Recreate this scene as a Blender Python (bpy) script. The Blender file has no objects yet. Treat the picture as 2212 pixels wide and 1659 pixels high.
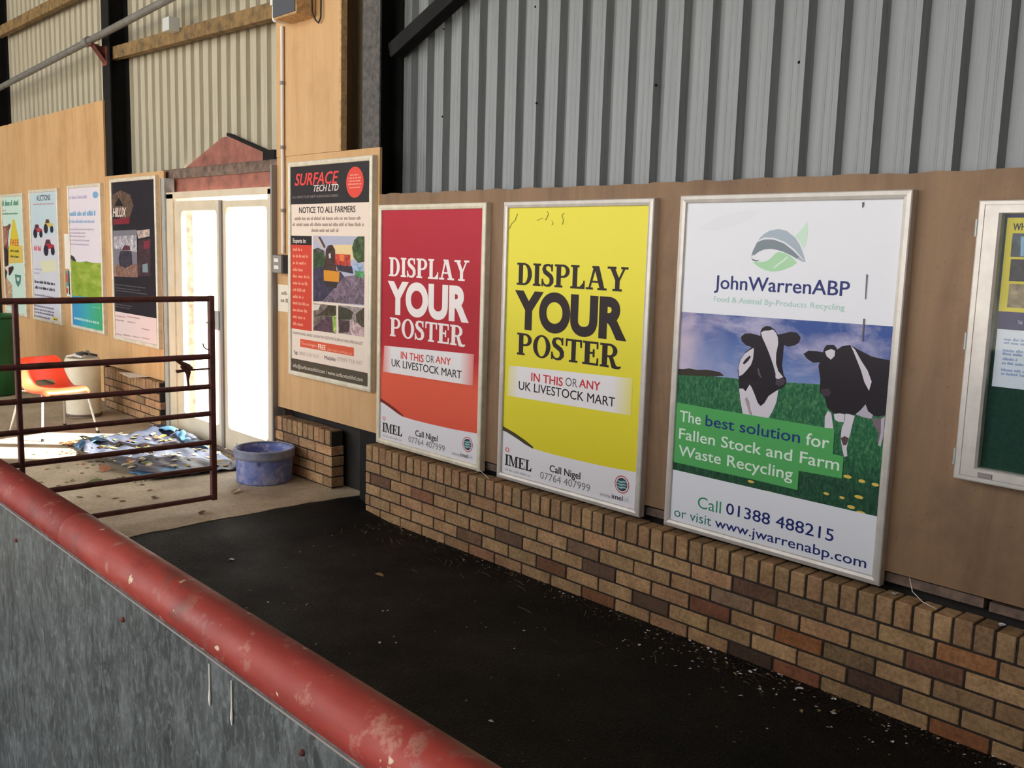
import bpy, bmesh, math, random
from mathutils import Vector, Matrix, Euler
from mathutils.geometry import tessellate_polygon

S = bpy.context.scene
COL = S.collection
random.seed(7)
PI = math.pi

# ------------------------------------------------------------------ camera, world, sun, exposure
cam_d = bpy.data.cameras.new('camera')
cam_d.sensor_fit = 'HORIZONTAL'
cam_d.sensor_width = 36.0
cam_d.lens = 2057.15 / 2212 * 36.0
cam_d.clip_start = 0.05
cam = bpy.data.objects.new('camera', cam_d)
cam.location = (4.9903, -3.49905, 1.75847)
cam.rotation_euler = (1.43167575, -0.0288870696, 0.825247357)
COL.objects.link(cam)
S.camera = cam

world = bpy.data.worlds.new('daylight')
S.world = world
world.use_nodes = True
wn = world.node_tree
bg = wn.nodes['Background']
bg.inputs['Color'].default_value = (0.97, 0.98, 1.0, 1)
bg.inputs['Strength'].default_value = 2.7

sun_d = bpy.data.lights.new('sun', 'SUN')
sun_d.energy = 30.0
sun_d.color = (1.0, 0.93, 0.82)
sun_d.angle = math.radians(1.2)
sun = bpy.data.objects.new('sun', sun_d)
sun.location = (2, 6, 9)
sun.rotation_euler = Vector((-0.85, -1.0, -1.25)).to_track_quat('-Z', 'Y').to_euler()
COL.objects.link(sun)

S.view_settings.view_transform = 'Standard'
S.view_settings.look = 'None'
S.view_settings.gamma = 1.0
S.view_settings.exposure = 0.38
S.view_settings.use_curve_mapping = False


# ------------------------------------------------------------------ materials
def lin(c):
    r = []
    for x in c[:3]:
        x = x / 255.0
        r.append(x / 12.92 if x <= 0.04045 else ((x + 0.055) / 1.055) ** 2.4)
    return (r[0], r[1], r[2], 1.0)


class NT:
    """small helper round a material's node tree"""
    def __init__(s, name, rough=0.6, metal=0.0, spec=0.5):
        s.m = bpy.data.materials.new(name)
        s.m.use_nodes = True
        s.t = s.m.node_tree
        s.b = s.t.nodes['Principled BSDF']
        s.b.inputs['Roughness'].default_value = rough
        s.b.inputs['Metallic'].default_value = metal
        s.b.inputs['Specular IOR Level'].default_value = spec
        s._co = None

    def n(s, typ, **kw):
        nd = s.t.nodes.new(typ)
        for k, v in kw.items():
            setattr(nd, k, v)
        return nd

    def link(s, a, b):
        s.t.links.new(a, b)

    def co(s):
        if s._co is None:
            s._co = s.n('ShaderNodeTexCoord').outputs['Object']
        return s._co

    def geo(s):
        return s.n('ShaderNodeNewGeometry').outputs['Position']

    def mapped(s, scale=(1, 1, 1), world=False):
        mp = s.n('ShaderNodeMapping')
        mp.inputs['Scale'].default_value = scale
        s.link(s.geo() if world else s.co(), mp.inputs['Vector'])
        return mp.outputs['Vector']

    def noise(s, scale, detail=4, rough=0.55, vec=None, dist=0.0):
        nd = s.n('ShaderNodeTexNoise')
        nd.inputs['Scale'].default_value = scale
        nd.inputs['Detail'].default_value = detail
        nd.inputs['Roughness'].default_value = rough
        nd.inputs['Distortion'].default_value = dist
        s.link(vec if vec is not None else s.co(), nd.inputs['Vector'])
        return nd.outputs['Fac']

    def ramp(s, fac, stops):
        r = s.n('ShaderNodeValToRGB')
        el = r.color_ramp.elements
        while len(el) < len(stops):
            el.new(0.5)
        for e, (p, c) in zip(el, stops):
            e.position = p
            e.color = c if len(c) == 4 else lin(c)
        s.link(fac, r.inputs['Fac'])
        return r.outputs['Color']

    def mix(s, fac, a, b, mode='MIX'):
        m = s.n('ShaderNodeMix', data_type='RGBA', blend_type=mode)
        for sock, v in ((m.inputs['Factor'], fac), (m.inputs['A'], a), (m.inputs['B'], b)):
            if isinstance(v, (int, float)):
                sock.default_value = v
            elif isinstance(v, tuple):
                sock.default_value = v if len(v) == 4 else lin(v)
            else:
                s.link(v, sock)
        return m.outputs['Result']

    def math(s, op, a, b=None, clamp=False):
        m = s.n('ShaderNodeMath', operation=op, use_clamp=clamp)
        for i, v in enumerate((a, b)):
            if v is None:
                continue
            if isinstance(v, (int, float)):
                m.inputs[i].default_value = v
            else:
                s.link(v, m.inputs[i])
        return m.outputs[0]

    def sep(s, vec=None):
        x = s.n('ShaderNodeSeparateXYZ')
        s.link(vec if vec is not None else s.co(), x.inputs[0])
        return x.outputs

    def color(s, c):
        if isinstance(c, tuple):
            s.b.inputs['Base Color'].default_value = c if len(c) == 4 else lin(c)
        else:
            s.link(c, s.b.inputs['Base Color'])
        return s

    def bump(s, h, strength=0.3, dist=0.01):
        b = s.n('ShaderNodeBump')
        b.inputs['Strength'].default_value = strength
        b.inputs['Distance'].default_value = dist
        s.link(h, b.inputs['Height'])
        s.link(b.outputs['Normal'], s.b.inputs['Normal'])
        return s

    def rough(s, v):
        if isinstance(v, (int, float)):
            s.b.inputs['Roughness'].default_value = v
        else:
            s.link(v, s.b.inputs['Roughness'])
        return s


def plain(name, c, rough=0.6, metal=0.0, var=0.0, scale=8.0, bump=0.0, bscale=40.0, spec=0.5):
    k = NT(name, rough, metal, spec)
    if var:
        dark = tuple(max(0, x * (1 - var)) for x in c)
        lite = tuple(min(255, x * (1 + var * 0.6)) for x in c)
        k.color(k.ramp(k.noise(scale, 6, 0.6), [(0.3, dark), (0.7, lite)]))
    else:
        k.color(c)
    if bump:
        k.bump(k.noise(bscale, 5), bump, 0.004)
    return k.m


M = {}


def plywood(name, base, dark, lite, stain, stain_amt):
    k = NT(name, 0.62)
    g = k.noise(5.5, 5, 0.6, k.mapped((1.2, 1, 0.16)), 0.8)
    fine = k.noise(60, 3, 0.6, k.mapped((1.0, 1, 0.06)))
    c = k.ramp(g, [(0.25, dark), (0.5, base), (0.78, lite)])
    c = k.mix(k.math('MULTIPLY', fine, 0.22), c, dark)
    st = k.ramp(k.noise(2.3, 7, 0.7), [(0.5, (0, 0, 0, 1)), (0.78, (1, 1, 1, 1))])
    c = k.mix(k.math('MULTIPLY', st, stain_amt), c, stain)
    sp = k.ramp(k.noise(90, 2, 0.5), [(0.70, (0, 0, 0, 1)), (0.76, (1, 1, 1, 1))])
    c = k.mix(k.math('MULTIPLY', sp, 0.6), c, stain)
    k.color(c)
    k.bump(fine, 0.15, 0.002)
    return k.m


def edge_grime(k, c, z0, z1, amt, col):
    """dirt lying along an edge: a mask on the board's own height with a ragged outline"""
    z = k.sep()[2]
    f = k.math('DIVIDE', k.math('SUBTRACT', z, z0), z1 - z0, True)
    f = k.math('MULTIPLY', f, k.ramp(k.noise(14, 6, 0.7), [(0.42, (0, 0, 0, 1)), (0.62, (1, 1, 1, 1))]))
    return k.mix(k.math('MULTIPLY', f, amt), c, col)


M['ply_pale'] = plywood('pale plywood', (204, 162, 112), (188, 144, 94), (214, 174, 124), (158, 106, 60), 0.35)
M['ply_brown'] = plywood('weathered plywood', (134, 103, 74), (112, 84, 58), (150, 116, 84), (70, 50, 34), 0.55)
M['ply_edge'] = plain('plywood edge', (196, 158, 110), 0.7, 0, 0.2, 30)
M['timber'] = plain('rough sawn timber', (126, 100, 60), 0.75, 0, 0.35, 12, 0.3)
M['timber_dark'] = plain('old dark timber', (112, 92, 80), 0.8, 0, 0.35, 14, 0.3)
M['red_board'] = plain('red stained board', (150, 92, 78), 0.7, 0, 0.22, 9, 0.2)
M['frame'] = plain('satin aluminium frame', (206, 198, 190), 0.38, 0.25, 0.06, 14)
M['frame_cream'] = plain('cream painted frame', (222, 212, 190), 0.45, 0.1, 0.08, 14)
M['upvc'] = plain('off white door frame', (212, 198, 172), 0.45, 0, 0.05, 6)
M['pale_metal'] = plain('pale grey trim', (176, 178, 172), 0.4, 0.2, 0.08, 10)
M['black_steel_and_shade'] = plain('black painted steel and shade', (24, 23, 22), 0.7, 0.0, 0.3, 10, 0.2, spec=0.2)  # also paints shade on the column foot and the left jamb gap
M['dusty_steel'] = plain('dusty grey steel', (84, 80, 77), 0.7, 0.0, 0.35, 22, 0.3)
M['pipe_grey'] = plain('galvanised pipe', (128, 124, 118), 0.45, 0.2, 0.15, 10)
M['rust'] = plain('rusty red bracket', (110, 58, 48), 0.8, 0, 0.3, 20, 0.3)
M['gate_red'] = plain('dark oxide gate paint', (92, 48, 44), 0.5, 0, 0.3, 14, 0.25)
M['white'] = plain('white plastic', (226, 222, 214), 0.5)
M['paper'] = plain('white paper', (228, 222, 212), 0.7)
M['dark_grey'] = plain('dark grey plastic', (70, 72, 80), 0.5)
M['mid_grey'] = plain('grey plastic', (140, 132, 128), 0.5)
M['black'] = plain('black rubber', (26, 25, 25), 0.6)
M['ceiling'] = plain('fibre cement roof sheet', (120, 118, 114), 0.9)
M['felt'] = plain('dark green felt', (18, 58, 46), 0.9, 0, 0.25, 60)
M['tin_box'] = plain('white steel box', (206, 208, 204), 0.4, 0.1)
M['steel_bright'] = plain('chromed steel tube', (210, 208, 204), 0.3, 0.6)

# cladding: blue grey plastisol over steel, chalky, with rain runs
k = NT('grey box profile cladding', 0.42, 0.0, 0.45)
runs = k.noise(7, 5, 0.6, k.mapped((5, 5, 0.25)))
k.color(k.ramp(runs, [(0.3, (116, 119, 120)), (0.7, (134, 136, 136))]))
k.rough(k.math('ADD', k.math('MULTIPLY', runs, 0.2), 0.2))
M['cladding'] = k.m
k = NT('cream grey sheeting', 0.5, 0.0, 0.4)
runs = k.noise(7, 5, 0.6, k.mapped((5, 5, 0.25)))
k.color(k.ramp(runs, [(0.3, (172, 164, 142)), (0.7, (190, 182, 160))]))
M['cladding_warm'] = k.m

# brick: the tint of each brick is a colour attribute on its own faces
k = NT('buff brick', 0.85)
at = k.n('ShaderNodeAttribute', attribute_name='tint')
sp = k.ramp(k.noise(55, 6, 0.7), [(0.35, (178, 170, 164)), (0.6, (255, 255, 255))])
bl = k.ramp(k.noise(9, 5, 0.7), [(0.35, (196, 190, 186)), (0.65, (255, 255, 255))])
c = k.mix(0.75, at.outputs['Color'], sp, 'MULTIPLY')
c = k.mix(0.8, c, bl, 'MULTIPLY')
k.color(c)
k.bump(k.noise(120, 4), 0.5, 0.003)
M['brick'] = k.m
M['shade_block'] = plain('added shade backing', (40, 36, 32), 0.9, 0, 0.3, 8, 0.3)  # near-black so the void behind the bricks reads as shade
M['mortar'] = plain('dark dirty mortar', (52, 44, 38), 0.95, 0, 0.35, 40, 0.5, 90)

# tarmac: nearly black, damp aggregate
k = NT('black tarmac', 0.7, 0.0, 0.16)
ag = k.n('ShaderNodeTexVoronoi')
ag.inputs['Scale'].default_value = 110
k.link(k.co(), ag.inputs['Vector'])
big = k.noise(1.6, 5, 0.6)
grit = k.noise(95, 5, 0.8)
c = k.ramp(grit, [(0.38, (9, 9, 8)), (0.56, (24, 23, 21)), (0.66, (84, 80, 74))])
c = k.mix(k.ramp(big, [(0.35, (0, 0, 0, 1)), (0.65, (1, 1, 1, 1))]), c, k.mix(0.5, c, (14, 13, 12)))
# a newer, smoother patch laid against the slab
xs = k.sep()
pd = k.math('ADD', k.math('POWER', k.math('MULTIPLY', k.math('SUBTRACT', xs[0], -0.05), 1.25), 2), k.math('POWER', k.math('MULTIPLY', k.math('SUBTRACT', xs[1], -0.32), 1.5), 2))
pm = k.ramp(k.math('ADD', pd, k.math('MULTIPLY', k.noise(4, 4), 0.25)), [(0.52, (1, 1, 1, 1)), (0.58, (0, 0, 0, 1))])
c = k.mix(k.math('MULTIPLY', pm, 0.75), c, (10, 9, 9))
k.color(c)
k.rough(k.ramp(big, [(0.3, (0.5, 0.5, 0.5, 1)), (0.7, (0.75, 0.75, 0.75, 1))]))
k.bump(k.math('ADD', ag.outputs['Distance'], grit), 0.9, 0.006)
M['tarmac'] = k.m

k = NT('worn concrete slab', 0.72, 0.0, 0.45)
n1 = k.noise(1.7, 7, 0.65)
n2 = k.noise(45, 5, 0.6)
c = k.ramp(n1, [(0.3, (146, 130, 106)), (0.52, (188, 170, 144)), (0.7, (208, 192, 168))])
c = k.mix(k.ramp(n2, [(0.35, (0.32, 0.32, 0.32, 1)), (0.55, (0, 0, 0, 1))]), c, (112, 98, 80))
k.color(c)
k.bump(n2, 0.35, 0.004)
M['concrete'] = k.m
M['yard'] = plain('pale concrete yard', (196, 192, 182), 0.85, 0, 0.1, 2)

# oxide red barrier paint with chips, rubs and dusty splashes
k = NT('oxide red barrier paint', 0.5, 0.0, 0.3)
n1 = k.noise(5, 6, 0.65, k.mapped((0.5, 2, 2)))
c = k.ramp(n1, [(0.3, (118, 42, 36)), (0.5, (146, 54, 46)), (0.7, (166, 68, 56))])
c = k.mix(k.ramp(k.noise(22, 5, 0.7), [(0.56, (0, 0, 0, 1)), (0.66, (0.7, 0.7, 0.7, 1))]), c, (176, 122, 106))
c = k.mix(k.ramp(k.noise(11, 8, 0.75), [(0.56, (0, 0, 0, 1)), (0.64, (0.75, 0.75, 0.75, 1))]), c, (104, 44, 38))
c = k.mix(k.ramp(k.noise(34, 3, 0.5), [(0.70, (0, 0, 0, 1)), (0.73, (1, 1, 1, 1))]), c, (200, 176, 150))
k.color(c)
k.rough(k.ramp(k.noise(9, 5), [(0.3, (0.4, 0.4, 0.4, 1)), (0.7, (0.65, 0.65, 0.65, 1))]))
k.bump(k.noise(60, 4), 0.15, 0.003)
M['barrier_red'] = k.m

# galvanised sheet: grey spangle with pale vertical washes
k = NT('dull galvanised sheet', 0.5, 0.35, 0.5)
wash = k.noise(11, 7, 0.75, k.mapped((1.3, 1, 0.75)), 0.8)
spg = k.noise(62, 6, 0.75, k.mapped((1.3, 1, 0.6)), 0.6)
c = k.ramp(wash, [(0.3, (54, 57, 57)), (0.5, (74, 78, 78)), (0.7, (98, 103, 103))])
c = k.mix(k.ramp(spg, [(0.48, (0, 0, 0, 1)), (0.68, (0.8, 0.8, 0.8, 1))]), c, (126, 133, 134))
c = k.mix(k.ramp(k.noise(13, 7, 0.75, k.mapped((1.5, 1, 0.7))), [(0.58, (0, 0, 0, 1)), (0.68, (0.8, 0.8, 0.8, 1))]), c, (48, 45, 42))
k.color(c)
k.rough(k.ramp(wash, [(0.3, (0.38, 0.38, 0.38, 1)), (0.7, (0.6, 0.6, 0.6, 1))]))
M['galv'] = k.m

# blue bucket: scuffed
k = NT('scuffed blue plastic', 0.5)
c = k.ramp(k.noise(7, 7, 0.7, k.mapped((1, 1, 0.6))), [(0.3, (84, 98, 160)), (0.52, (108, 122, 184)), (0.68, (160, 164, 206))])
c = k.mix(k.ramp(k.noise(16, 6, 0.7), [(0.52, (0, 0, 0, 1)), (0.64, (0.7, 0.7, 0.7, 1))]), c, (190, 180, 194))
k.color(c)
M['bucket'] = k.m
k = NT('dusty blue plastic rim', 0.6)
k.color(k.ramp(k.noise(10, 6, 0.7), [(0.3, (108, 118, 150)), (0.7, (160, 160, 172))]))
M['bucket_rim'] = k.m

k = NT('slate side of tarpaulin', 0.4)
c = k.ramp(k.noise(5, 7, 0.7), [(0.3, (44, 50, 66)), (0.5, (62, 68, 86)), (0.7, (100, 104, 120))])
k.color(c)
k.bump(k.noise(18, 5), 0.4, 0.01)
M['tarp'] = k.m
M['tarp_blue'] = plain('pale blue side of tarpaulin', (80, 122, 156), 0.45, 0, 0.2, 9, 0.3, 20)

k = NT('orange polypropylene', 0.38)
k.color((232, 84, 52))
k.b.inputs['Subsurface Weight'].default_value = 0.0
M['orange'] = k.m
k = NT('green plastic drum', 0.45)
k.color(k.ramp(k.noise(9, 5, 0.6, k.mapped((1, 1, 0.3))), [(0.3, (14, 72, 34)), (0.7, (28, 104, 52))]))
M['green'] = k.m
k = NT('grubby white plastic', 0.5)
c = k.ramp(k.noise(6, 6, 0.6), [(0.3, (214, 204, 176)), (0.7, (232, 224, 202))])
c = k.mix(k.ramp(k.noise(9, 7, 0.75), [(0.62, (0, 0, 0, 1)), (0.7, (0.8, 0.8, 0.8, 1))]), c, (126, 104, 76))
k.color(c)
M['drum'] = k.m


def glass(name, tint, gloss=0.3):
    m = bpy.data.materials.new(name)
    m.use_nodes = True
    t = m.node_tree
    for nd in list(t.nodes):
        t.nodes.remove(nd)
    out = t.nodes.new('ShaderNodeOutputMaterial')
    tr = t.nodes.new('ShaderNodeBsdfTransparent')
    tr.inputs['Color'].default_value = tint
    gl = t.nodes.new('ShaderNodeBsdfGlossy')
    gl.inputs['Roughness'].default_value = 0.04
    lw = t.nodes.new('ShaderNodeLayerWeight')
    pw = t.nodes.new('ShaderNodeMath')
    pw.operation = 'POWER'
    pw.inputs[1].default_value = 4.0
    t.links.new(lw.outputs['Facing'], pw.inputs[0])
    fr = t.nodes.new('ShaderNodeMath')
    fr.operation = 'MULTIPLY_ADD'
    fr.inputs[1].default_value = gloss
    fr.inputs[2].default_value = gloss * 0.1
    t.links.new(pw.outputs[0], fr.inputs[0])
    mx = t.nodes.new('ShaderNodeMixShader')
    t.links.new(fr.outputs[0], mx.inputs[0])
    t.links.new(tr.outputs[0], mx.inputs[1])
    t.links.new(gl.outputs[0], mx.inputs[2])
    t.links.new(mx.outputs[0], out.inputs[0])
    return m


M['glass'] = glass('door glass', (0.95, 0.97, 0.95, 1))
M['glazing'] = glass('notice board glazing', (0.97, 0.98, 0.97, 1), 0.1)

# printed inks ------------------------------------------------------
PR, PS = 0.45, 0.22


def wrinkle(k, amt=0.12):
    k.bump(k.noise(4.5, 3, 0.5, None, 0.6), amt, 0.03)
    return k.m


k = NT('red poster ink', PR, 0, PS)
v = k.sep()[2]
k.color(k.ramp(k.math('DIVIDE', v, 1.53), [(0.1, (222, 84, 62)), (0.3, (226, 92, 66)), (0.42, (180, 32, 44)), (0.62, (168, 22, 40)), (0.95, (180, 32, 52))]))
M['m:red'] = wrinkle(k)
k = NT('yellow poster ink', PR, 0, PS)
v = k.sep()[2]
k.color(k.ramp(k.math('DIVIDE', v, 1.53), [(0.1, (224, 208, 40)), (0.9, (232, 220, 70))]))
M['m:yellow'] = wrinkle(k)
for kk, bgc in (('y', (226, 212, 50)), ('r', (218, 84, 62))):
    k = NT('faded white band ' + kk, PR, 0, PS)
    u = k.sep()[0]
    l = k.math('DIVIDE', k.math('SUBTRACT', u, 0.02), 0.13, True)
    r = k.math('DIVIDE', k.math('SUBTRACT', 0.98, u), 0.15, True)
    k.color(k.mix(k.math('MULTIPLY', l, r), bgc, (232, 226, 226)))
    M['m:band_' + kk] = wrinkle(k)
k = NT('printed sky', PR, 0, PS)
v = k.sep()[2]
cl = k.noise(3.2, 6, 0.6, k.mapped((1, 1, 1.8)), 0.4)
s1 = k.ramp(k.math('ADD', v, k.math('MULTIPLY', k.sep()[0], 0.12)), [(0.72, (150, 160, 202)), (0.86, (112, 134, 186)), (1.03, (58, 84, 150))])
cm = k.ramp(cl, [(0.44, (0, 0, 0, 1)), (0.68, (0.9, 0.9, 0.9, 1))])
c = k.mix(cm, s1, (196, 188, 214))
lf = k.math('SUBTRACT', 1.0, k.math('DIVIDE', k.sep()[0], 0.3), True)
c = k.mix(k.math('MULTIPLY', lf, k.ramp(k.noise(4, 4, 0.5), [(0.35, (0, 0, 0, 1)), (0.6, (0.9, 0.9, 0.9, 1))])), c, (222, 196, 206))
k.color(c)
M['m:sky'] = wrinkle(k, 0.06)
k = NT('printed grass', PR, 0, PS)
v = k.sep()[2]
bl = k.noise(60, 6, 0.7, k.mapped((1.6, 1, 0.8)))
c = k.ramp(bl, [(0.3, (24, 70, 52)), (0.5, (40, 104, 66)), (0.72, (96, 148, 96))])
dk = k.ramp(k.math('ADD', v, k.math('MULTIPLY', k.noise(7, 4), 0.2)), [(0.46, (1, 1, 1, 1)), (0.66, (0, 0, 0, 1))])
c = k.mix(k.math('MULTIPLY', dk, 0.75), c, k.ramp(bl, [(0.3, (16, 34, 30)), (0.7, (44, 84, 62))]))
k.color(c)
M['m:grass'] = wrinkle(k, 0.06)
k = NT('printed hill', PR, 0, PS)
k.color(k.ramp(k.noise(5, 6, 0.6, k.mapped((0.6, 1, 2))), [(0.3, (110, 136, 40)), (0.5, (142, 166, 56)), (0.72, (186, 190, 96))]))
M['m:hill'] = k.m
k = NT('printed blue green blend', PR, 0, PS)
k.color(k.ramp(k.math('ADD', k.sep()[0], k.math('MULTIPLY', k.noise(3, 2), 0.3)), [(0.2, (58, 138, 196)), (0.62, (64, 166, 168)), (1.0, (70, 166, 112))]))
M['m:bluegreen'] = k.m

_ink = {}


def ink(c):
    if isinstance(c, str) and c[:2] == 'm:':
        return M[c]
    if isinstance(c, str):
        if c not in _ink:
            q = [int(x) for x in c[2:].split('.')]
            k = NT('photo ink ' + c[2:], PR, 0, PS)
            f = k.noise(20, 6, 0.7, None, 1.0)
            k.color(k.ramp(f, [(0.34, tuple(x * 0.6 for x in q)), (0.5, tuple(q)), (0.68, tuple(min(255, x * 1.25 + 8) for x in q))]))
            _ink[c] = k.m
        return _ink[c]
    if c not in _ink:
        k = NT('ink %02x%02x%02x' % c, PR, 0, PS)
        k.color(c)
        _ink[c] = wrinkle(k)
    return _ink[c]


# ------------------------------------------------------------------ mesh helpers
class MB:
    def __init__(s):
        s.v, s.f, s.mi, s.mats, s.smooth = [], [], [], [], []

    def mat(s, m):
        if m not in s.mats:
            s.mats.append(m)
        return s.mats.index(m)

    def add(s, verts, faces, m, smooth=False):
        o = len(s.v)
        i = s.mat(m)
        s.v += [tuple(p) for p in verts]
        for f in faces:
            s.f.append(tuple(o + a for a in f))
            s.mi.append(i)
            s.smooth.append(smooth)

    def box(s, a, b, m, bev=0.0):
        x0, y0, z0 = [min(p, q) for p, q in zip(a, b)]
        x1, y1, z1 = [max(p, q) for p, q in zip(a, b)]
        if bev <= 0:
            v = [(x0, y0, z0), (x1, y0, z0), (x1, y1, z0), (x0, y1, z0), (x0, y0, z1), (x1, y0, z1), (x1, y1, z1), (x0, y1, z1)]
            f = [(0, 3, 2, 1), (4, 5, 6, 7), (0, 1, 5, 4), (1, 2, 6, 5), (2, 3, 7, 6), (3, 0, 4, 7)]
            s.add(v, f, m)
            return
        bm = bmesh.new()
        bmesh.ops.create_cube(bm, size=1)
        bmesh.ops.scale(bm, vec=(x1 - x0, y1 - y0, z1 - z0), verts=bm.verts)
        bmesh.ops.translate(bm, vec=((x0 + x1) / 2, (y0 + y1) / 2, (z0 + z1) / 2), verts=bm.verts)
        bmesh.ops.bevel(bm, geom=bm.edges[:], offset=bev, segments=1, affect='EDGES', profile=0.5)
        bm.verts.index_update()
        s.add([q.co for q in bm.verts], [[q.index for q in f.verts] for f in bm.faces], m)
        bm.free()

    def obox(s, c, ax, size, m):
        """box centred on c along three axes"""
        c = Vector(c)
        X, Y, Z = [Vector(a).normalized() * (d / 2) for a, d in zip(ax, size)]
        v = [c + X * i + Y * j + Z * kk for kk in (-1, 1) for j in (-1, 1) for i in (-1, 1)]
        f = [(0, 2, 3, 1), (4, 5, 7, 6), (0, 1, 5, 4), (2, 6, 7, 3), (0, 4, 6, 2), (1, 3, 7, 5)]
        s.add(v, f, m)

    def tube(s, pts, r, m, seg=10, caps=True):
        pts = [Vector(p) for p in pts]
        rs = r if isinstance(r, (list, tuple)) else [r] * len(pts)
        rings = []
        up = None
        for i, p in enumerate(pts):
            d = (pts[min(i + 1, len(pts) - 1)] - pts[max(i - 1, 0)]).normalized()
            if up is None:
                up = Vector((0, 0, 1)) if abs(d.z) < 0.9 else Vector((0, 1, 0))
            a = d.cross(up).normalized()
            up = a.cross(d).normalized()
            rings.append([p + (a * math.cos(t) + up * math.sin(t)) * rs[i] for t in [2 * PI * q / seg for q in range(seg)]])
        v = [q for rg in rings for q in rg]
        f = []
        for i in range(len(pts) - 1):
            for q in range(seg):
                f.append((i * seg + q, i * seg + (q + 1) % seg, (i + 1) * seg + (q + 1) % seg, (i + 1) * seg + q))
        s.add(v, f, m, True)
        if caps:
            n = len(pts) - 1
            s.add(rings[0], [tuple(range(seg))], m)
            s.add(rings[n], [tuple(reversed(range(seg)))], m)

    def lathe(s, prof, m, c=(0, 0, 0), seg=40, ripple=None):
        v = []
        for (r, z) in prof:
            for q in range(seg):
                t = 2 * PI * q / seg
                rr = r * (1 + (ripple(t, z) if ripple else 0))
                v.append((c[0] + rr * math.cos(t), c[1] + rr * math.sin(t), c[2] + z))
        f = []
        for i in range(len(prof) - 1):
            for q in range(seg):
                f.append((i * seg + q, i * seg + (q + 1) % seg, (i + 1) * seg + (q + 1) % seg, (i + 1) * seg + q))
        s.add(v, f, m, True)

    def prism(s, poly, y0, y1, m):
        """polygon in x, z pushed from y0 to y1"""
        n = len(poly)
        tri = tessellate_polygon([[Vector((a, b, 0)) for a, b in poly]])
        v = [(a, y0, b) for a, b in poly] + [(a, y1, b) for a, b in poly]
        f = [tuple(t) for t in tri] + [tuple(n + q for q in reversed(t)) for t in tri]
        f += [(i, (i + 1) % n, n + (i + 1) % n, n + i) for i in range(n)]
        s.add(v, f, m)

    def build(s, name, parent=None, loc=(0, 0, 0), fix=True):
        me = bpy.data.meshes.new(name)
        me.from_pydata(s.v, [], s.f)
        for m in s.mats:
            me.materials.append(m)
        me.polygons.foreach_set('material_index', s.mi)
        me.polygons.foreach_set('use_smooth', s.smooth)
        if fix:
            bm = bmesh.new()
            bm.from_mesh(me)
            bmesh.ops.recalc_face_normals(bm, faces=bm.faces)
            bm.to_mesh(me)
            bm.free()
        me.update()
        o = bpy.data.objects.new(name, me)
        COL.objects.link(o)
        o.location = loc
        if parent is not None:
            o.parent = parent
        return o


def thing(name, label, cat, loc=(0, 0, 0), rz=0.0, group=None):
    o = bpy.data.objects.new(name, None)
    o.empty_display_size = 0.1
    COL.objects.link(o)
    o.location = loc
    o.rotation_euler = (0, 0, rz)
    return tag(o, label, cat, group)


def tag(o, label=None, cat=None, group=None, kind=None):
    if label:
        o['label'] = label
    if cat:
        o['category'] = cat
    if group:
        o['group'] = group
    if kind:
        o['kind'] = kind
    return o


# ------------------------------------------------------------------ lettering
_font = {}


def raw_text(t, off, shear):
    key = (t, off, shear)
    if key not in _font:
        cu = bpy.data.curves.new('lettering', 'FONT')
        cu.body = t
        cu.size = 1.0
        cu.resolution_u = 10 if off else 3
        cu.offset = off
        cu.shear = shear
        ob = bpy.data.objects.new('lettering', cu)
        COL.objects.link(ob)
        dg = bpy.context.evaluated_depsgraph_get()
        me = bpy.data.meshes.new_from_object(ob.evaluated_get(dg))
        _font[key] = ([tuple(q.co) for q in me.vertices], [tuple(p.vertices) for p in me.polygons])
        bpy.data.meshes.remove(me)
        bpy.data.objects.remove(ob)
        bpy.data.curves.remove(cu)
    return _font[key]


CAP = [None]


def cap_height():
    if CAP[0] is None:
        v, f = raw_text('H', 0, 0)
        CAP[0] = max(q[1] for q in v)
    return CAP[0]


STY = {'l': (0, 0), 'r': (0, 0), 'm': (0, 0), 'b': (0, 0), 'black': (0.05, 0), 'it': (0, 0.28)}
FAT = {'m': 0.028, 'b': 0.055, 'it': 0.06}   # weight added by overprinting, in cap heights


def R_(x0, y0, x1, y1):
    return [[(x0, y0), (x1, y0), (x1, y1), (x0, y1)]]


def arc(cx, cy, rx, ry, ix, iy, a0, a1, n=14):
    out, pr = [], None
    for i in range(n + 1):
        a = math.radians(a0 + (a1 - a0) * i / n)
        q = ((cx + rx * math.cos(a), cy + ry * math.sin(a)), (cx + ix * math.cos(a), cy + iy * math.sin(a)))
        if pr:
            out.append([pr[0], q[0], q[1], pr[1]])
        pr = q
    return out


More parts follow.
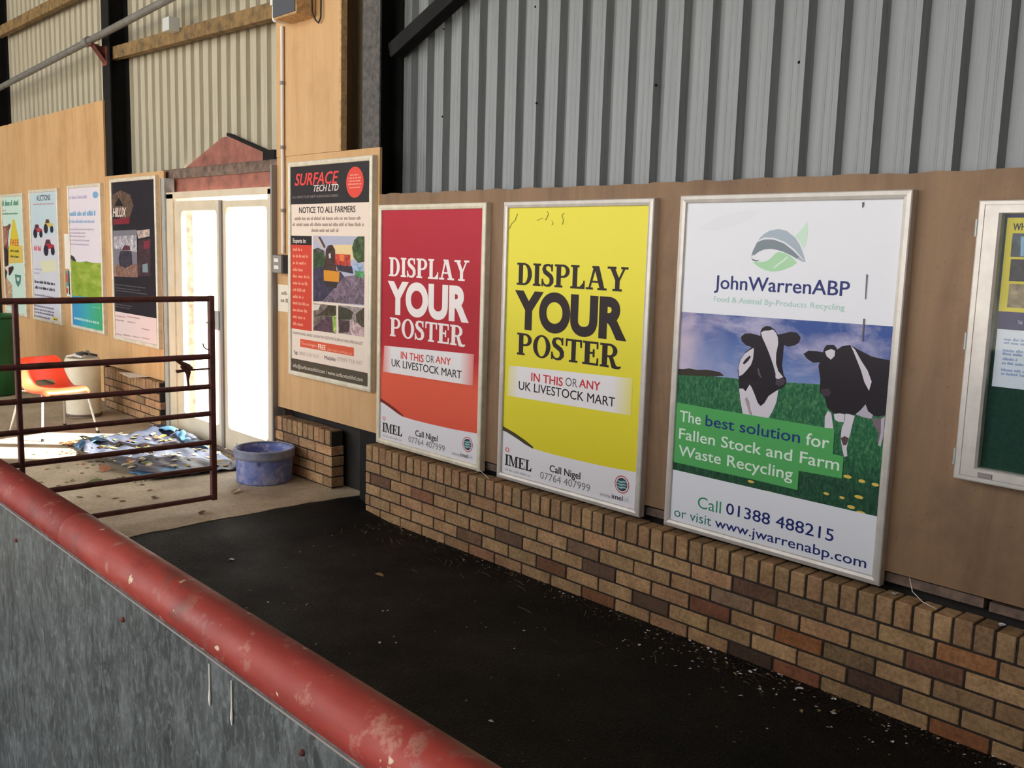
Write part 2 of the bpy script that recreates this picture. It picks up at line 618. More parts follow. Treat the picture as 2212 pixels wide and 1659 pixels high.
def slab_glyph(ch):
    """slab serif capitals on a unit cap height: list of polygons, advance"""
    s, st = 0.092, 0.225
    stem = lambda x: R_(x, 0, x + st, 1)
    ser = lambda x, y: R_(x - 0.09, y, x + st + 0.09, y + s)
    if ch == 'I':
        return stem(0.1) + ser(0.1, 0) + ser(0.1, 1 - s), 0.44
    if ch == 'D':
        return stem(0.1) + R_(0.0, 0, 0.42, s) + R_(0.0, 1 - s, 0.42, 1) + arc(0.4, 0.5, 0.42, 0.5, 0.2, 0.5 - s, -90, 90), 0.88
    if ch == 'P':
        return stem(0.1) + ser(0.1, 0) + R_(0.0, 1 - s, 0.44, 1) + R_(0.3, 0.42, 0.44, 0.42 + s) + arc(0.42, 0.71, 0.34, 0.29, 0.15, 0.29 - s, -90, 90), 0.82
    if ch == 'R':
        g, w = slab_glyph('P')
        return g + [[(0.4, 0.44), (0.58, 0.44), (0.72, 0.12), (0.54, 0.0)], [(0.54, 0.0), (0.72, 0.12), (0.8, 0.085), (0.92, 0.11), (0.94, 0.05), (0.84, -0.02), (0.68, -0.03)]], 0.95
    if ch == 'L':
        return stem(0.1) + ser(0.1, 1 - s) + R_(0.0, 0, 0.68, s) + [[(0.6, 0), (0.7, 0), (0.7, 0.36), (0.63, 0.36)], [(0.46, s), (0.7, s), (0.66, 0.3)]], 0.76
    if ch == 'E':
        return stem(0.1) + R_(0.0, 0, 0.7, s) + R_(0.0, 1 - s, 0.68, 1) + R_(0.3, 0.47, 0.52, 0.47 + s) + R_(0.46, 0.34, 0.54, 0.68) + [[(0.62, 0), (0.72, 0), (0.72, 0.32), (0.65, 0.32)], [(0.62, 1), (0.7, 1), (0.7, 0.7), (0.63, 0.7)]], 0.78
    if ch == 'T':
        return R_(0.3, 0, 0.5, 1) + R_(0.2, 0, 0.6, s) + R_(0.02, 1 - s, 0.78, 1) + [[(0.02, 1), (0.12, 1), (0.09, 0.66), (0.02, 0.66)], [(0.68, 1), (0.78, 1), (0.78, 0.66), (0.71, 0.66)]], 0.82
    if ch == 'A':
        return [[(0.36, 1), (0.6, 1), (0.9, 0), (0.68, 0)], [(0.36, 1), (0.46, 0.92), (0.2, 0), (0.11, 0)]] + R_(0.22, 0.3, 0.7, 0.38) + R_(0.0, 0, 0.34, s) + R_(0.56, 0, 0.99, s) + R_(0.28, 1 - s, 0.56, 1), 1.0
    if ch == 'Y':
        return R_(0.37, 0, 0.57, 0.48) + R_(0.26, 0, 0.68, s) + [[(0.09, 1), (0.31, 1), (0.57, 0.46), (0.37, 0.44)], [(0.75, 1), (0.84, 1), (0.57, 0.42), (0.47, 0.42)]] + R_(0.0, 1 - s, 0.4, 1) + R_(0.62, 1 - s, 0.94, 1), 0.95
    if ch == 'O':
        return arc(0.45, 0.5, 0.43, 0.52, 0.22, 0.44, 0, 360, 32), 0.9
    if ch == 'S':
        P = [(0.56, 0.74), (0.53, 0.88), (0.42, 0.955), (0.3, 0.955), (0.18, 0.9), (0.145, 0.77), (0.2, 0.65), (0.34, 0.56), (0.48, 0.47), (0.55, 0.36), (0.55, 0.2), (0.46, 0.075), (0.33, 0.04), (0.2, 0.06), (0.11, 0.16), (0.07, 0.29)]
        H = [0.03, 0.045, 0.05, 0.05, 0.075, 0.1, 0.105, 0.105, 0.105, 0.105, 0.1, 0.07, 0.05, 0.045, 0.045, 0.03]
        L, Rr = [], []
        for i, p in enumerate(P):
            a, b = P[max(i - 1, 0)], P[min(i + 1, len(P) - 1)]
            d = Vector((b[0] - a[0], b[1] - a[1])).normalized()
            nn = Vector((-d.y, d.x)) * H[i]
            L.append((p[0] + nn.x, p[1] + nn.y))
            Rr.append((p[0] - nn.x, p[1] - nn.y))
        g = [[L[i], L[i + 1], Rr[i + 1], Rr[i]] for i in range(len(P) - 1)]
        return g + R_(0.52, 0.68, 0.6, 1.0) + R_(0.03, 0.0, 0.11, 0.34), 0.7
    if ch == 'M':
        return R_(0.1, 0, 0.19, 1) + R_(0.78, 0, 0.98, 1) + [[(0.1, 1), (0.34, 1), (0.6, 0.1), (0.5, 0.0)], [(0.78, 1), (0.86, 1), (0.58, 0.0), (0.5, 0.0)]] + R_(0.0, 0, 0.3, s) + R_(0.7, 0, 1.07, s) + R_(0.0, 1 - s, 0.2, 1) + R_(0.9, 1 - s, 1.07, 1), 1.1
    return [], 0.4


def slab_text(t):
    v, f, x = [], [], 0.0
    for ch in t:
        g, w = slab_glyph(ch)
        for poly in g:
            o = len(v)
            v += [(x + a, b, -0.00002 * (len(f) % 12)) for a, b in poly]
            if len(poly) > 4:
                f += [tuple(o + q for q in tr) for tr in tessellate_polygon([[Vector((a, b, 0)) for a, b in poly]])]
            else:
                f.append(tuple(range(o, o + len(poly))))
        x += w
    return v, f


def put_text(mb, t, mat, u0, u1, v0, cap, sty, y):
    if sty == 'slab':
        v, f = slab_text(t)
        ch = 1.0
    else:
        v, f = raw_text(t, *STY[sty])
        ch = cap_height()
    if not v:
        return
    a, b = min(q[0] for q in v), max(q[0] for q in v)
    sx, sz = (u1 - u0) / (b - a), cap / ch
    w = FAT.get(sty, 0) * cap
    for kk, (du, dv) in enumerate([(0, 0)] if not w else [(-w / 2, -w / 4), (w / 2, -w / 4), (w / 2, w / 4), (-w / 2, w / 4), (0, 0)]):
        yy = y - 0.00003 * kk
        mb.add([(u0 + (q[0] - a) * sx + du, yy + q[2], v0 + q[1] * sz + dv) for q in v], f, mat)


def clip(poly, W, H, e):
    for ax, lim, sg in ((0, e, 1), (0, W - e, -1), (1, e, 1), (1, H - e, -1)):
        out = []
        for i in range(len(poly)):
            a, b = poly[i - 1], poly[i]
            ia, ib = (a[ax] - lim) * sg >= 0, (b[ax] - lim) * sg >= 0
            if ia != ib:
                t = (lim - a[ax]) / (b[ax] - a[ax])
                out.append((a[0] + (b[0] - a[0]) * t, a[1] + (b[1] - a[1]) * t))
            if ib:
                out.append(b)
        poly = out
        if not poly:
            break
    return poly


STEP = 0.00035


def print_sheet(mb, items, W, H, y0, e=0.014):
    """a flat printed sheet: paper with its inks lying on it, facing -y"""
    for n, it in enumerate(items):
        kd, c, lay = it[:3]
        y = y0 - (lay * STEP + 0.00003 * (n % 9) if lay else 0)
        if kd == 'P':
            p = clip(list(it[3]), W, H, e)
            if len(p) < 3:
                continue
            tr = tessellate_polygon([[Vector((a, b, 0)) for a, b in p]])
            mb.add([(a, y, b) for a, b in p], [tuple(t) for t in tr], ink(c))
        elif kd == 'E':
            (cu, cv), ru, rv = it[3], it[4], it[5]
            p = clip([(cu + ru * math.cos(2 * PI * q / 28), cv + rv * math.sin(2 * PI * q / 28)) for q in range(28)], W, H, e)
            if len(p) > 2:
                mb.add([(a, y, b) for a, b in p], [tuple(range(len(p)))], ink(c))
        elif kd == 'T':
            put_text(mb, it[3], ink(c), it[4], it[5], it[6], it[7], it[8], y)
        elif kd == 'G':            # a line of print too small to read: word shapes
            u0, u1, v, h, sd = it[3:]
            rg = random.Random(sd)
            u0, u1 = max(u0, e), min(u1, W - e)
            x = u0
            while x < u1 - h * 0.3:
                w = min(h * rg.uniform(1.2, 4.2), u1 - x)
                xx = x
                while xx < x + w - h * 0.2:
                    ww = min(h * rg.uniform(0.3, 0.6), x + w - xx)
                    hh = h * rg.choice((0.68, 0.72, 0.7, 1.0))
                    mb.add([(xx, y, v), (xx + ww * 0.78, y, v), (xx + ww * 0.78, y, v + hh), (xx, y, v + hh)], [(0, 1, 2, 3)], ink(c))
                    xx += ww
                x += w + h * 0.5


ART = {
 'yellow': [
  ('P','m:yellow',0,[(0.0,0.0),(1.04,0.0),(1.04,1.53),(0.0,1.53)]),
  ('P',(136,124,50),2,[(0.2503,1.4301),(0.2565,1.428),(0.2971,1.4415),(0.291,1.4426)]),
  ('P',(136,124,50),2,[(0.291,1.4426),(0.2971,1.4405),(0.3203,1.4309),(0.3142,1.432)]),
  ('P',(136,124,50),2,[(0.3142,1.432),(0.3203,1.4299),(0.3413,1.4622),(0.3353,1.4632)]),
  ('P',(136,124,50),2,[(0.3353,1.4632),(0.3414,1.4611),(0.3301,1.4768),(0.324,1.4779)]),
  ('P',(136,124,50),2,[(0.3593,1.4298),(0.3654,1.4277),(0.378,1.4131),(0.372,1.4141)]),
  ('P',(136,124,50),2,[(0.372,1.4141),(0.378,1.4121),(0.3664,1.4058),(0.3604,1.4069)]),
  ('P',(136,124,50),2,[(0.437,1.4089),(0.4429,1.4069),(0.4505,1.4284),(0.4447,1.4295)]),
  ('P',(136,124,50),2,[(0.4447,1.4295),(0.4506,1.4274),(0.4376,1.4542),(0.4317,1.4553)]),
  ('P',(136,124,50),2,[(0.4317,1.4553),(0.4377,1.4532),(0.4543,1.4674),(0.4485,1.4685)]),
  ('P',(136,124,50),2,[(0.0364,1.3872),(0.043,1.385),(0.0613,1.4133),(0.0548,1.4144)]),
  ('P',(136,124,50),2,[(0.0548,1.4144),(0.0614,1.4123),(0.0865,1.4296),(0.08,1.4307)]),
  ('P',(136,124,50),2,[(0.08,1.4307),(0.0866,1.4285),(0.1043,1.464),(0.0979,1.4652)]),
  ('T',(38,24,26),3,'DISPLAY',0.1113,0.8946,1.087,0.1182,'slab'),
  ('T',(38,24,26),3,'YOUR',0.1,0.9026,0.8616,0.1826,'black'),
  ('T',(38,24,26),3,'POSTER',0.1277,0.8755,0.7093,0.1189,'slab'),
  ('P','m:band_y',2,[(0.0677,0.6415),(0.9556,0.6737),(0.9512,0.4911),(0.0582,0.4719)]),
  ('T',(200,40,48),3,'IN THIS',0.2492,0.4833,0.5771,0.044,'b'),
  ('T',(90,84,86),3,'OR',0.5038,0.5882,0.5818,0.0446,'r'),
  ('T',(200,40,48),3,'ANY',0.6023,0.7449,0.5869,0.0418,'b'),
  ('T',(40,34,36),3,'UK LIVESTOCK MART',0.1523,0.847,0.5187,0.0459,'m'),
  ('P',(226,222,226),2,[(-0.0016,0.2763),(0.0667,0.2663),(0.151,0.2433),(0.2171,0.2225),(0.2739,0.2097),(0.3915,0.2057),(0.5717,0.2053),(0.784,0.2084),(1.0088,0.2182),(1.0141,-0.038),(-0.0239,-0.031)]),
  ('P',(70,62,40),1,[(-0.0026,0.3017),(0.0317,0.2955),(0.1332,0.2713),(0.2161,0.245),(0.2814,0.2189),(0.2741,0.2041),(-0.001,0.2612)]),
  ('T',(40,34,36),3,'IMEL',0.0576,0.2718,0.0796,0.0614,'slab'),
  ('T',(215,80,70),3,'0',0.0578,0.0916,0.1554,0.0254,'r'),
  ('G',(190,188,192),3,0.059,0.27,0.0485,0.0139,3),
  ('T',(40,34,36),3,'Call Nigel',0.4117,0.6346,0.1089,0.0364,'b'),
  ('T',(120,116,120),3,'07764 407999',0.3411,0.7059,0.0575,0.0379,'l'),
  ('E',(196,70,72),3,(0.9159,0.1394),0.0467,0.0449),
  ('E',(226,222,226),4,(0.9159,0.1394),0.0416,0.0398),
  ('E',(52,66,78),5,(0.9159,0.1394),0.0351,0.0337),
  ('P',(150,190,186),6,[(0.8844,0.1569),(0.9084,0.1555),(0.9279,0.1604),(0.9452,0.1567),(0.9455,0.1516),(0.9284,0.1523),(0.909,0.1453),(0.8847,0.1518)]),
  ('P',(150,190,186),6,[(0.8852,0.1425),(0.9092,0.1412),(0.9287,0.1462),(0.946,0.1425),(0.9463,0.1374),(0.9292,0.138),(0.9098,0.131),(0.8855,0.1374)]),
  ('P',(150,190,186),6,[(0.886,0.1282),(0.9101,0.1269),(0.9296,0.1319),(0.9469,0.1282),(0.9472,0.1231),(0.9301,0.1237),(0.9107,0.1166),(0.8863,0.1231)]),
  ('T',(150,148,152),3,'www.',0.7721,0.8526,0.0538,0.023,'l'),
  ('T',(40,34,36),3,'imel',0.854,0.9247,0.0572,0.0248,'b'),
  ('T',(170,168,172),3,'.uk',0.926,0.9666,0.0601,0.0225,'l'),
 ],
 'red': [
  ('P','m:red',0,[(0.0,0.0),(1.04,0.0),(1.04,1.53),(0.0,1.53)]),
  ('T',(236,226,222),3,'DISPLAY',0.1113,0.8946,1.087,0.1182,'slab'),
  ('T',(236,226,222),3,'YOUR',0.1,0.9026,0.8616,0.1826,'black'),
  ('T',(236,226,222),3,'POSTER',0.1277,0.8755,0.7093,0.1189,'slab'),
  ('P','m:band_r',2,[(0.0677,0.6415),(0.9556,0.6737),(0.9512,0.4911),(0.0582,0.4719)]),
  ('T',(216,62,52),3,'IN THIS',0.2492,0.4833,0.5771,0.044,'b'),
  ('T',(90,84,86),3,'OR',0.5038,0.5882,0.5818,0.0446,'r'),
  ('T',(216,62,52),3,'ANY',0.6023,0.7449,0.5869,0.0418,'b'),
  ('T',(40,34,36),3,'UK LIVESTOCK MART',0.1523,0.847,0.5187,0.0459,'m'),
  ('P',(226,222,226),2,[(-0.0016,0.2763),(0.0667,0.2663),(0.151,0.2433),(0.2171,0.2225),(0.2739,0.2097),(0.3915,0.2057),(0.5717,0.2053),(0.784,0.2084),(1.0088,0.2182),(1.0141,-0.038),(-0.0239,-0.031)]),
  ('P',(120,30,28),1,[(-0.0026,0.3017),(0.0317,0.2955),(0.1332,0.2713),(0.2161,0.245),(0.2814,0.2189),(0.2741,0.2041),(-0.001,0.2612)]),
  ('T',(40,34,36),3,'IMEL',0.0576,0.2718,0.0796,0.0614,'slab'),
  ('T',(215,80,70),3,'0',0.0578,0.0916,0.1554,0.0254,'r'),
  ('G',(190,188,192),3,0.059,0.27,0.0485,0.0139,3),
  ('T',(40,34,36),3,'Call Nigel',0.4117,0.6346,0.1089,0.0364,'b'),
  ('T',(120,116,120),3,'07764 407999',0.3411,0.7059,0.0575,0.0379,'l'),
  ('E',(196,70,72),3,(0.9159,0.1394),0.0467,0.0449),
  ('E',(226,222,226),4,(0.9159,0.1394),0.0416,0.0398),
  ('E',(52,66,78),5,(0.9159,0.1394),0.0351,0.0337),
  ('P',(150,190,186),6,[(0.8844,0.1569),(0.9084,0.1555),(0.9279,0.1604),(0.9452,0.1567),(0.9455,0.1516),(0.9284,0.1523),(0.909,0.1453),(0.8847,0.1518)]),
  ('P',(150,190,186),6,[(0.8852,0.1425),(0.9092,0.1412),(0.9287,0.1462),(0.946,0.1425),(0.9463,0.1374),(0.9292,0.138),(0.9098,0.131),(0.8855,0.1374)]),
  ('P',(150,190,186),6,[(0.886,0.1282),(0.9101,0.1269),(0.9296,0.1319),(0.9469,0.1282),(0.9472,0.1231),(0.9301,0.1237),(0.9107,0.1166),(0.8863,0.1231)]),
  ('T',(150,148,152),3,'www.',0.7721,0.8526,0.0538,0.023,'l'),
  ('T',(40,34,36),3,'imel',0.854,0.9247,0.0572,0.0248,'b'),
  ('T',(170,168,172),3,'.uk',0.926,0.9666,0.0601,0.0225,'l'),
 ],
 'cows': [
  ('P',(228,228,234),0,[(0,0),(1.065,0),(1.065,1.53),(0,1.53)]),
  ('P',(166,178,190),1,[(0.384,1.2714),(0.388,1.2886),(0.3978,1.3086),(0.4093,1.3313),(0.4241,1.3529),(0.4425,1.3681),(0.4674,1.3811),(0.5084,1.3879),(0.5466,1.3809),(0.5892,1.3529),(0.613,1.3233),(0.6273,1.2964),(0.6439,1.2561),(0.6305,1.2557),(0.602,1.2675),(0.5763,1.28),(0.5377,1.2945),(0.5086,1.3017),(0.4796,1.3056),(0.4474,1.3027),(0.422,1.2932),(0.4001,1.2775)]),
  ('P',(128,138,146),2,[(0.3871,1.2829),(0.3978,1.3086),(0.4093,1.3313),(0.4283,1.34),(0.4637,1.3443),(0.5024,1.342),(0.5413,1.3287),(0.5809,1.3009),(0.6138,1.2743),(0.602,1.2675),(0.5763,1.28),(0.5377,1.2945),(0.5086,1.3017),(0.4796,1.3056),(0.4474,1.3027),(0.422,1.2932),(0.4001,1.2775)]),
  ('P',(228,228,234),3,[(0.4073,1.3313),(0.4216,1.3427),(0.4437,1.3525),(0.4889,1.3513),(0.5407,1.3359),(0.5865,1.3075),(0.636,1.2629),(0.6382,1.2586),(0.5807,1.3031),(0.5381,1.3292),(0.4881,1.3446),(0.4442,1.3452)]),
  ('P',(170,212,170),1,[(0.3936,1.249),(0.4133,1.2342),(0.4338,1.2236),(0.4605,1.2154),(0.4868,1.2108),(0.5186,1.2136),(0.5466,1.2201),(0.5799,1.2339),(0.6045,1.2511),(0.5898,1.2655),(0.5702,1.2787),(0.5444,1.2891),(0.5156,1.294),(0.5003,1.2854),(0.4824,1.2682),(0.4671,1.2567),(0.4449,1.2504),(0.4187,1.2497)]),
  ('P',(225,235,228),2,[(0.497,1.2279),(0.5162,1.2441),(0.5403,1.2603),(0.5579,1.2757),(0.5643,1.2742),(0.5438,1.256),(0.5197,1.2398),(0.5017,1.2258)]),
  ('P',(92,98,104),2,[(0.3821,1.2697),(0.3928,1.2603),(0.4117,1.2557),(0.43,1.2573),(0.412,1.2506),(0.3932,1.2552)]),
  ('P',(200,226,206),1,[(0.6374,1.4206),(0.6445,1.3777),(0.6421,1.3399),(0.6306,1.3084),(0.6099,1.3395),(0.5887,1.3583),(0.6056,1.3774),(0.6252,1.3991)]),
  ('P',(224,225,231),1,[(0.0963,1.3864),(0.2005,1.4391),(0.3161,1.4641),(0.4091,1.4659),(0.3724,1.4269),(0.2799,1.3986),(0.1837,1.3751)]),
  ('T',(38,48,112),3,'JohnWarrenABP',0.205,0.8445,1.1267,0.0578,'m'),
  ('T',(168,206,194),3,'Food & Animal By-Products Recycling',0.2054,0.83,1.0697,0.0236,'r'),
  ('P','m:sky',1,[(0.0091,1.0111),(1.0542,1.0219),(1.0612,0.7604),(0.0269,0.6243)]),
  ('P','m:grass',2,[(0.0128,0.7205),(0.1413,0.728),(0.2713,0.7377),(0.3551,0.7399),(0.5922,0.7527),(0.7454,0.763),(0.9126,0.7756),(1.0697,0.7849),(1.044,0.274),(0.0068,0.2724)]),
  ('P',(58,50,40),3,[(0.011,0.7479),(0.057,0.7493),(0.0944,0.7571),(0.1394,0.7548),(0.1832,0.7609),(0.2268,0.7609),(0.2628,0.7577),(0.285,0.7447),(0.2286,0.7345),(0.0129,0.7181)]),
  ('P',(34,26,34),4,[(0.4267,0.8926),(0.3874,0.8609),(0.3615,0.8232),(0.3523,0.7797),(0.3643,0.7279),(0.3686,0.6692),(0.374,0.6516),(0.3951,0.588),(0.4344,0.5903),(0.5209,0.5902),(0.5394,0.6219),(0.5543,0.6644),(0.5599,0.7168),(0.5594,0.723),(0.5764,0.7934),(0.5437,0.8864)]),
  ('P',(214,206,214),5,[(0.4287,0.8841),(0.4069,0.8704),(0.3845,0.8536),(0.3642,0.8234),(0.3559,0.786),(0.3626,0.7514),(0.381,0.7624),(0.3986,0.782),(0.4183,0.8075),(0.427,0.8346)]),
  ('P',(34,26,34),6,[(0.3773,0.8119),(0.3897,0.8296),(0.4086,0.8473),(0.4157,0.8422),(0.4036,0.8235),(0.3846,0.8056)]),
  ('P',(214,206,214),5,[(0.3665,0.698),(0.3753,0.6517),(0.3937,0.5878),(0.4345,0.5891),(0.4315,0.6299),(0.4222,0.6639),(0.3999,0.6905),(0.3855,0.7004)]),
  ('P',(214,206,214),5,[(0.4179,0.7221),(0.4288,0.7118),(0.448,0.6791),(0.4636,0.649),(0.4778,0.6364),(0.4934,0.6502),(0.5107,0.6816),(0.5384,0.7025),(0.5598,0.7179),(0.5543,0.6644),(0.5394,0.6219),(0.521,0.5891),(0.4747,0.5892),(0.4378,0.5896),(0.4273,0.6411),(0.394,0.6779)]),
  ('P',(168,152,158),6,[(0.407,0.6678),(0.4235,0.6465),(0.4341,0.5949),(0.4274,0.5928),(0.4127,0.6273),(0.3991,0.6549)]),
  ('P',(34,26,34),7,[(0.4552,0.9555),(0.4627,0.9705),(0.4796,0.9809),(0.4991,0.9813),(0.5193,0.9704),(0.5402,0.9484),(0.567,0.9563),(0.6008,0.9669),(0.629,0.9637),(0.6458,0.9462),(0.6384,0.9233),(0.6177,0.9103),(0.59,0.9032),(0.5705,0.9104),(0.5695,0.8663),(0.5679,0.8208),(0.5756,0.7876),(0.5924,0.7669),(0.5939,0.7472),(0.5753,0.725),(0.5533,0.7193),(0.5375,0.7145),(0.5139,0.6826),(0.4966,0.6513),(0.4811,0.6375),(0.4662,0.6587),(0.4533,0.6979),(0.4452,0.761),(0.4323,0.8177),(0.4276,0.8811),(0.4125,0.8855),(0.3886,0.8902),(0.365,0.9056),(0.3596,0.9244),(0.3781,0.9405),(0.4082,0.9442),(0.4385,0.9398),(0.4566,0.9367)]),
  ('P',(214,206,214),8,[(0.4581,0.9518),(0.4733,0.9599),(0.4959,0.9629),(0.5155,0.969),(0.5321,0.9545),(0.5411,0.9372),(0.5449,0.912),(0.5386,0.8689),(0.5404,0.8292),(0.5538,0.7965),(0.5792,0.7738),(0.5565,0.7615),(0.5433,0.7656),(0.5419,0.7838),(0.5267,0.8221),(0.5052,0.8656),(0.4842,0.9025),(0.4678,0.9279)]),
  ('P',(74,60,70),8,[(0.5457,0.7602),(0.5782,0.7698),(0.5903,0.761),(0.5866,0.7435),(0.562,0.7319),(0.5454,0.7384)]),
  ('P',(96,84,90),8,[(0.4512,0.7966),(0.4578,0.7973),(0.4714,0.767),(0.4786,0.7591),(0.4721,0.7572),(0.46,0.7686)]),
  ('P',(34,26,34),4,[(0.8128,0.9122),(0.8317,0.9275),(0.8653,0.9354),(0.9119,0.9164),(0.9576,0.8988),(1.0069,0.8934),(1.0446,0.8906),(1.0402,0.7576),(1.0337,0.6776),(1.0047,0.668),(0.9717,0.6695),(0.9549,0.6846),(0.911,0.6605),(0.8656,0.6571),(0.8194,0.6542),(0.7886,0.6717),(0.7703,0.7216),(0.7517,0.7302),(0.7494,0.7359),(0.7484,0.7855),(0.7361,0.8336),(0.7471,0.8895)]),
  ('P',(34,26,34),5,[(0.7514,0.8954),(0.7569,0.915),(0.7666,0.9263),(0.7956,0.93),(0.8095,0.9173),(0.8141,0.8962),(0.8462,0.8913),(0.8733,0.9074),(0.8996,0.8967),(0.8883,0.8769),(0.8536,0.8706),(0.8465,0.8187),(0.8432,0.7534),(0.8196,0.7231),(0.7671,0.7162),(0.7494,0.7359),(0.7496,0.7856),(0.7359,0.8363),(0.7405,0.8533),(0.7115,0.8485),(0.6819,0.862),(0.6652,0.8803),(0.6865,0.8957),(0.7226,0.897)]),
  ('P',(66,54,62),6,[(0.7543,0.7421),(0.7879,0.7519),(0.8009,0.7371),(0.7906,0.7193),(0.764,0.7185)]),
  ('P',(214,206,214),7,[(0.7606,0.8991),(0.7724,0.9056),(0.7878,0.912),(0.8046,0.906),(0.8039,0.8854),(0.789,0.8687),(0.7692,0.8808)]),
  ('P',(214,206,214),6,[(0.8671,0.9345),(0.8881,0.9194),(0.9161,0.8798),(0.9471,0.8419),(0.9671,0.8009),(0.9592,0.7639),(0.9378,0.7947),(0.9194,0.8404),(0.8981,0.8806),(0.8814,0.9124)]),
  ('P',(214,206,214),5,[(0.7809,0.6347),(0.7924,0.6612),(0.8078,0.6525),(0.8222,0.5914),(0.7834,0.5897)]),
  ('P',(214,206,214),5,[(0.8186,0.6502),(0.8425,0.6575),(0.8656,0.6571),(0.8654,0.6255),(0.8395,0.6226),(0.8243,0.6302)]),
  ('P',(214,206,214),5,[(0.8683,0.6597),(0.8883,0.6604),(0.909,0.6565),(0.9006,0.6146),(0.896,0.5813),(0.8887,0.5529),(0.8857,0.5196),(0.891,0.4904),(0.877,0.4851),(0.8669,0.5163),(0.8565,0.5584),(0.8579,0.597),(0.8678,0.6313)]),
  ('P',(90,70,72),6,[(0.8565,0.5584),(0.8729,0.5694),(0.8906,0.5641),(0.8843,0.5357),(0.8704,0.5306)]),
  ('P',(186,176,190),5,[(0.9118,0.6639),(0.9315,0.6839),(0.9495,0.7089),(0.9622,0.683),(0.9836,0.6712),(0.9783,0.6561),(0.945,0.6564)]),
  ('P',(120,104,112),5,[(0.9779,0.6613),(1.0056,0.6575),(1.0312,0.6746),(1.0315,0.6086),(1.0245,0.5518),(1.0106,0.568),(1.0128,0.6056),(0.9917,0.6288)]),
  ('P',(186,176,190),6,[(1.0174,0.6593),(1.0315,0.672),(1.0324,0.5982),(1.0245,0.5518),(1.0142,0.558),(1.0208,0.6069)]),
  ('E',(222,190,90),4,(0.8979,0.4077),0.018,0.007),
  ('E',(222,190,90),4,(0.9599,0.4014),0.0143,0.0069),
  ('E',(222,190,90),4,(1.0158,0.3986),0.0151,0.0068),
  ('E',(222,190,90),4,(0.8125,0.3196),0.0129,0.0055),
  ('E',(222,190,90),4,(0.8822,0.3176),0.0114,0.0055),
  ('E',(222,190,90),4,(0.9525,0.3354),0.0188,0.007),
  ('E',(222,190,90),4,(0.924,0.2879),0.0168,0.0071),
  ('E',(222,190,90),4,(0.9661,0.2737),0.0199,0.007),
  ('E',(222,190,90),4,(0.456,0.2986),0.016,0.0059),
  ('E',(222,190,90),4,(0.552,0.2677),0.0193,0.0075),
  ('P',(84,168,92),9,[(-0.0178,0.5911),(0.0313,0.5915),(0.2242,0.5899),(0.4344,0.5909),(0.6301,0.5906),(0.8282,0.5901),(0.8289,0.4886),(0.8764,0.4861),(0.8757,0.3956),(0.6828,0.3911),(0.6831,0.3079),(0.4551,0.3104),(0.2438,0.3088),(-0.0075,0.3091)]),
  ('P',(228,228,234),9,[(-0.0131,0.2725),(0.021,0.2725),(1.033,0.2742),(1.0659,0.2736),(1.0604,-0.0443),(-0.0094,-0.0338)]),
  ('T',(222,236,222),10,'The',0.0578,0.1756,0.5073,0.0499,'m'),
  ('T',(30,52,118),10,'best solution',0.2021,0.6774,0.5079,0.0487,'m'),
  ('T',(222,236,222),10,'for',0.7054,0.8097,0.5057,0.0502,'m'),
  ('T',(222,236,222),10,'Fallen Stock and Farm',0.0593,0.8606,0.4252,0.0489,'m'),
  ('T',(222,236,222),10,'Waste Recycling',0.0621,0.6557,0.3458,0.049,'m'),
  ('T',(40,140,98),10,'Call',0.1849,0.3119,0.1227,0.0536,'r'),
  ('T',(34,46,110),10,'01388 488215',0.3398,0.86,0.1285,0.0499,'m'),
  ('T',(36,120,110),10,'or visit',0.0552,0.2644,0.0529,0.0448,'r'),
  ('T',(34,46,110),10,'www.jwarrenabp.com',0.2849,1.0072,0.0557,0.0418,'m'),
  ('P',(96,96,104),11,[(0.9104,1.2146),(0.9159,1.2148),(0.9164,1.1188),(0.9131,1.1186)]),
  ('P',(96,96,104),11,[(0.9123,1.0428),(0.9189,1.0433),(0.9185,0.954),(0.9145,0.9537)]),
  ('P',(96,96,104),11,[(0.8705,1.4918),(0.8782,1.4917),(0.8762,1.4713),(0.8715,1.4713)]),
 ],
 'surfacing': [
  ('P',(232,214,198),0,[(0,0),(1.06,0),(1.06,1.53),(0,1.53)]),
  ('P',(38,33,34),1,[(-0.0379,1.2309),(1.0346,1.2309),(1.0346,1.4987),(-0.0379,1.4987)]),
  ('T',(226,70,66),2,'SURFACE',0.0868,0.6531,1.3617,0.0801,'it'),
  ('T',(222,206,200),2,'TECH LTD',0.3389,0.6535,1.3142,0.0428,'it'),
  ('T',(150,136,132),2,'ALL ASPECTS OF NEW SURFACING NEEDS',0.048,0.65,1.2725,0.0162,'r'),
  ('E',(222,72,58),2,(0.8491,1.3615),0.1026,0.1),
  ('G',(240,170,150),3,0.7946,0.9019,1.4046,0.0099,0),
  ('G',(240,170,150),3,0.773,0.9233,1.3851,0.0099,1),
  ('G',(240,170,150),3,0.7768,0.92,1.3655,0.0099,2),
  ('G',(240,170,150),3,0.7697,0.9273,1.3458,0.0099,3),
  ('G',(240,170,150),3,0.7845,0.9135,1.3241,0.0099,4),
  ('T',(62,50,52),2,'NOTICE TO ALL FARMERS',0.1431,0.8566,1.1687,0.0407,'b'),
  ('G',(176,150,138),2,0.0792,0.939,1.1192,0.0238,20),
  ('G',(176,150,138),2,0.0511,0.9606,1.0779,0.0239,21),
  ('G',(176,150,138),2,0.3085,0.6704,1.0385,0.0233,22),
  ('P',(30,26,30),2,[(-0.008,0.9456),(0.3125,0.9456),(0.3125,1.0098),(-0.008,1.0098)]),
  ('T',(230,215,205),3,'Experts in:',0.057,0.2365,0.9601,0.0294,'b'),
  ('P',(206,66,46),1,[(-0.0103,0.3411),(0.3125,0.3411),(0.3125,0.9456),(-0.0103,0.9456)]),
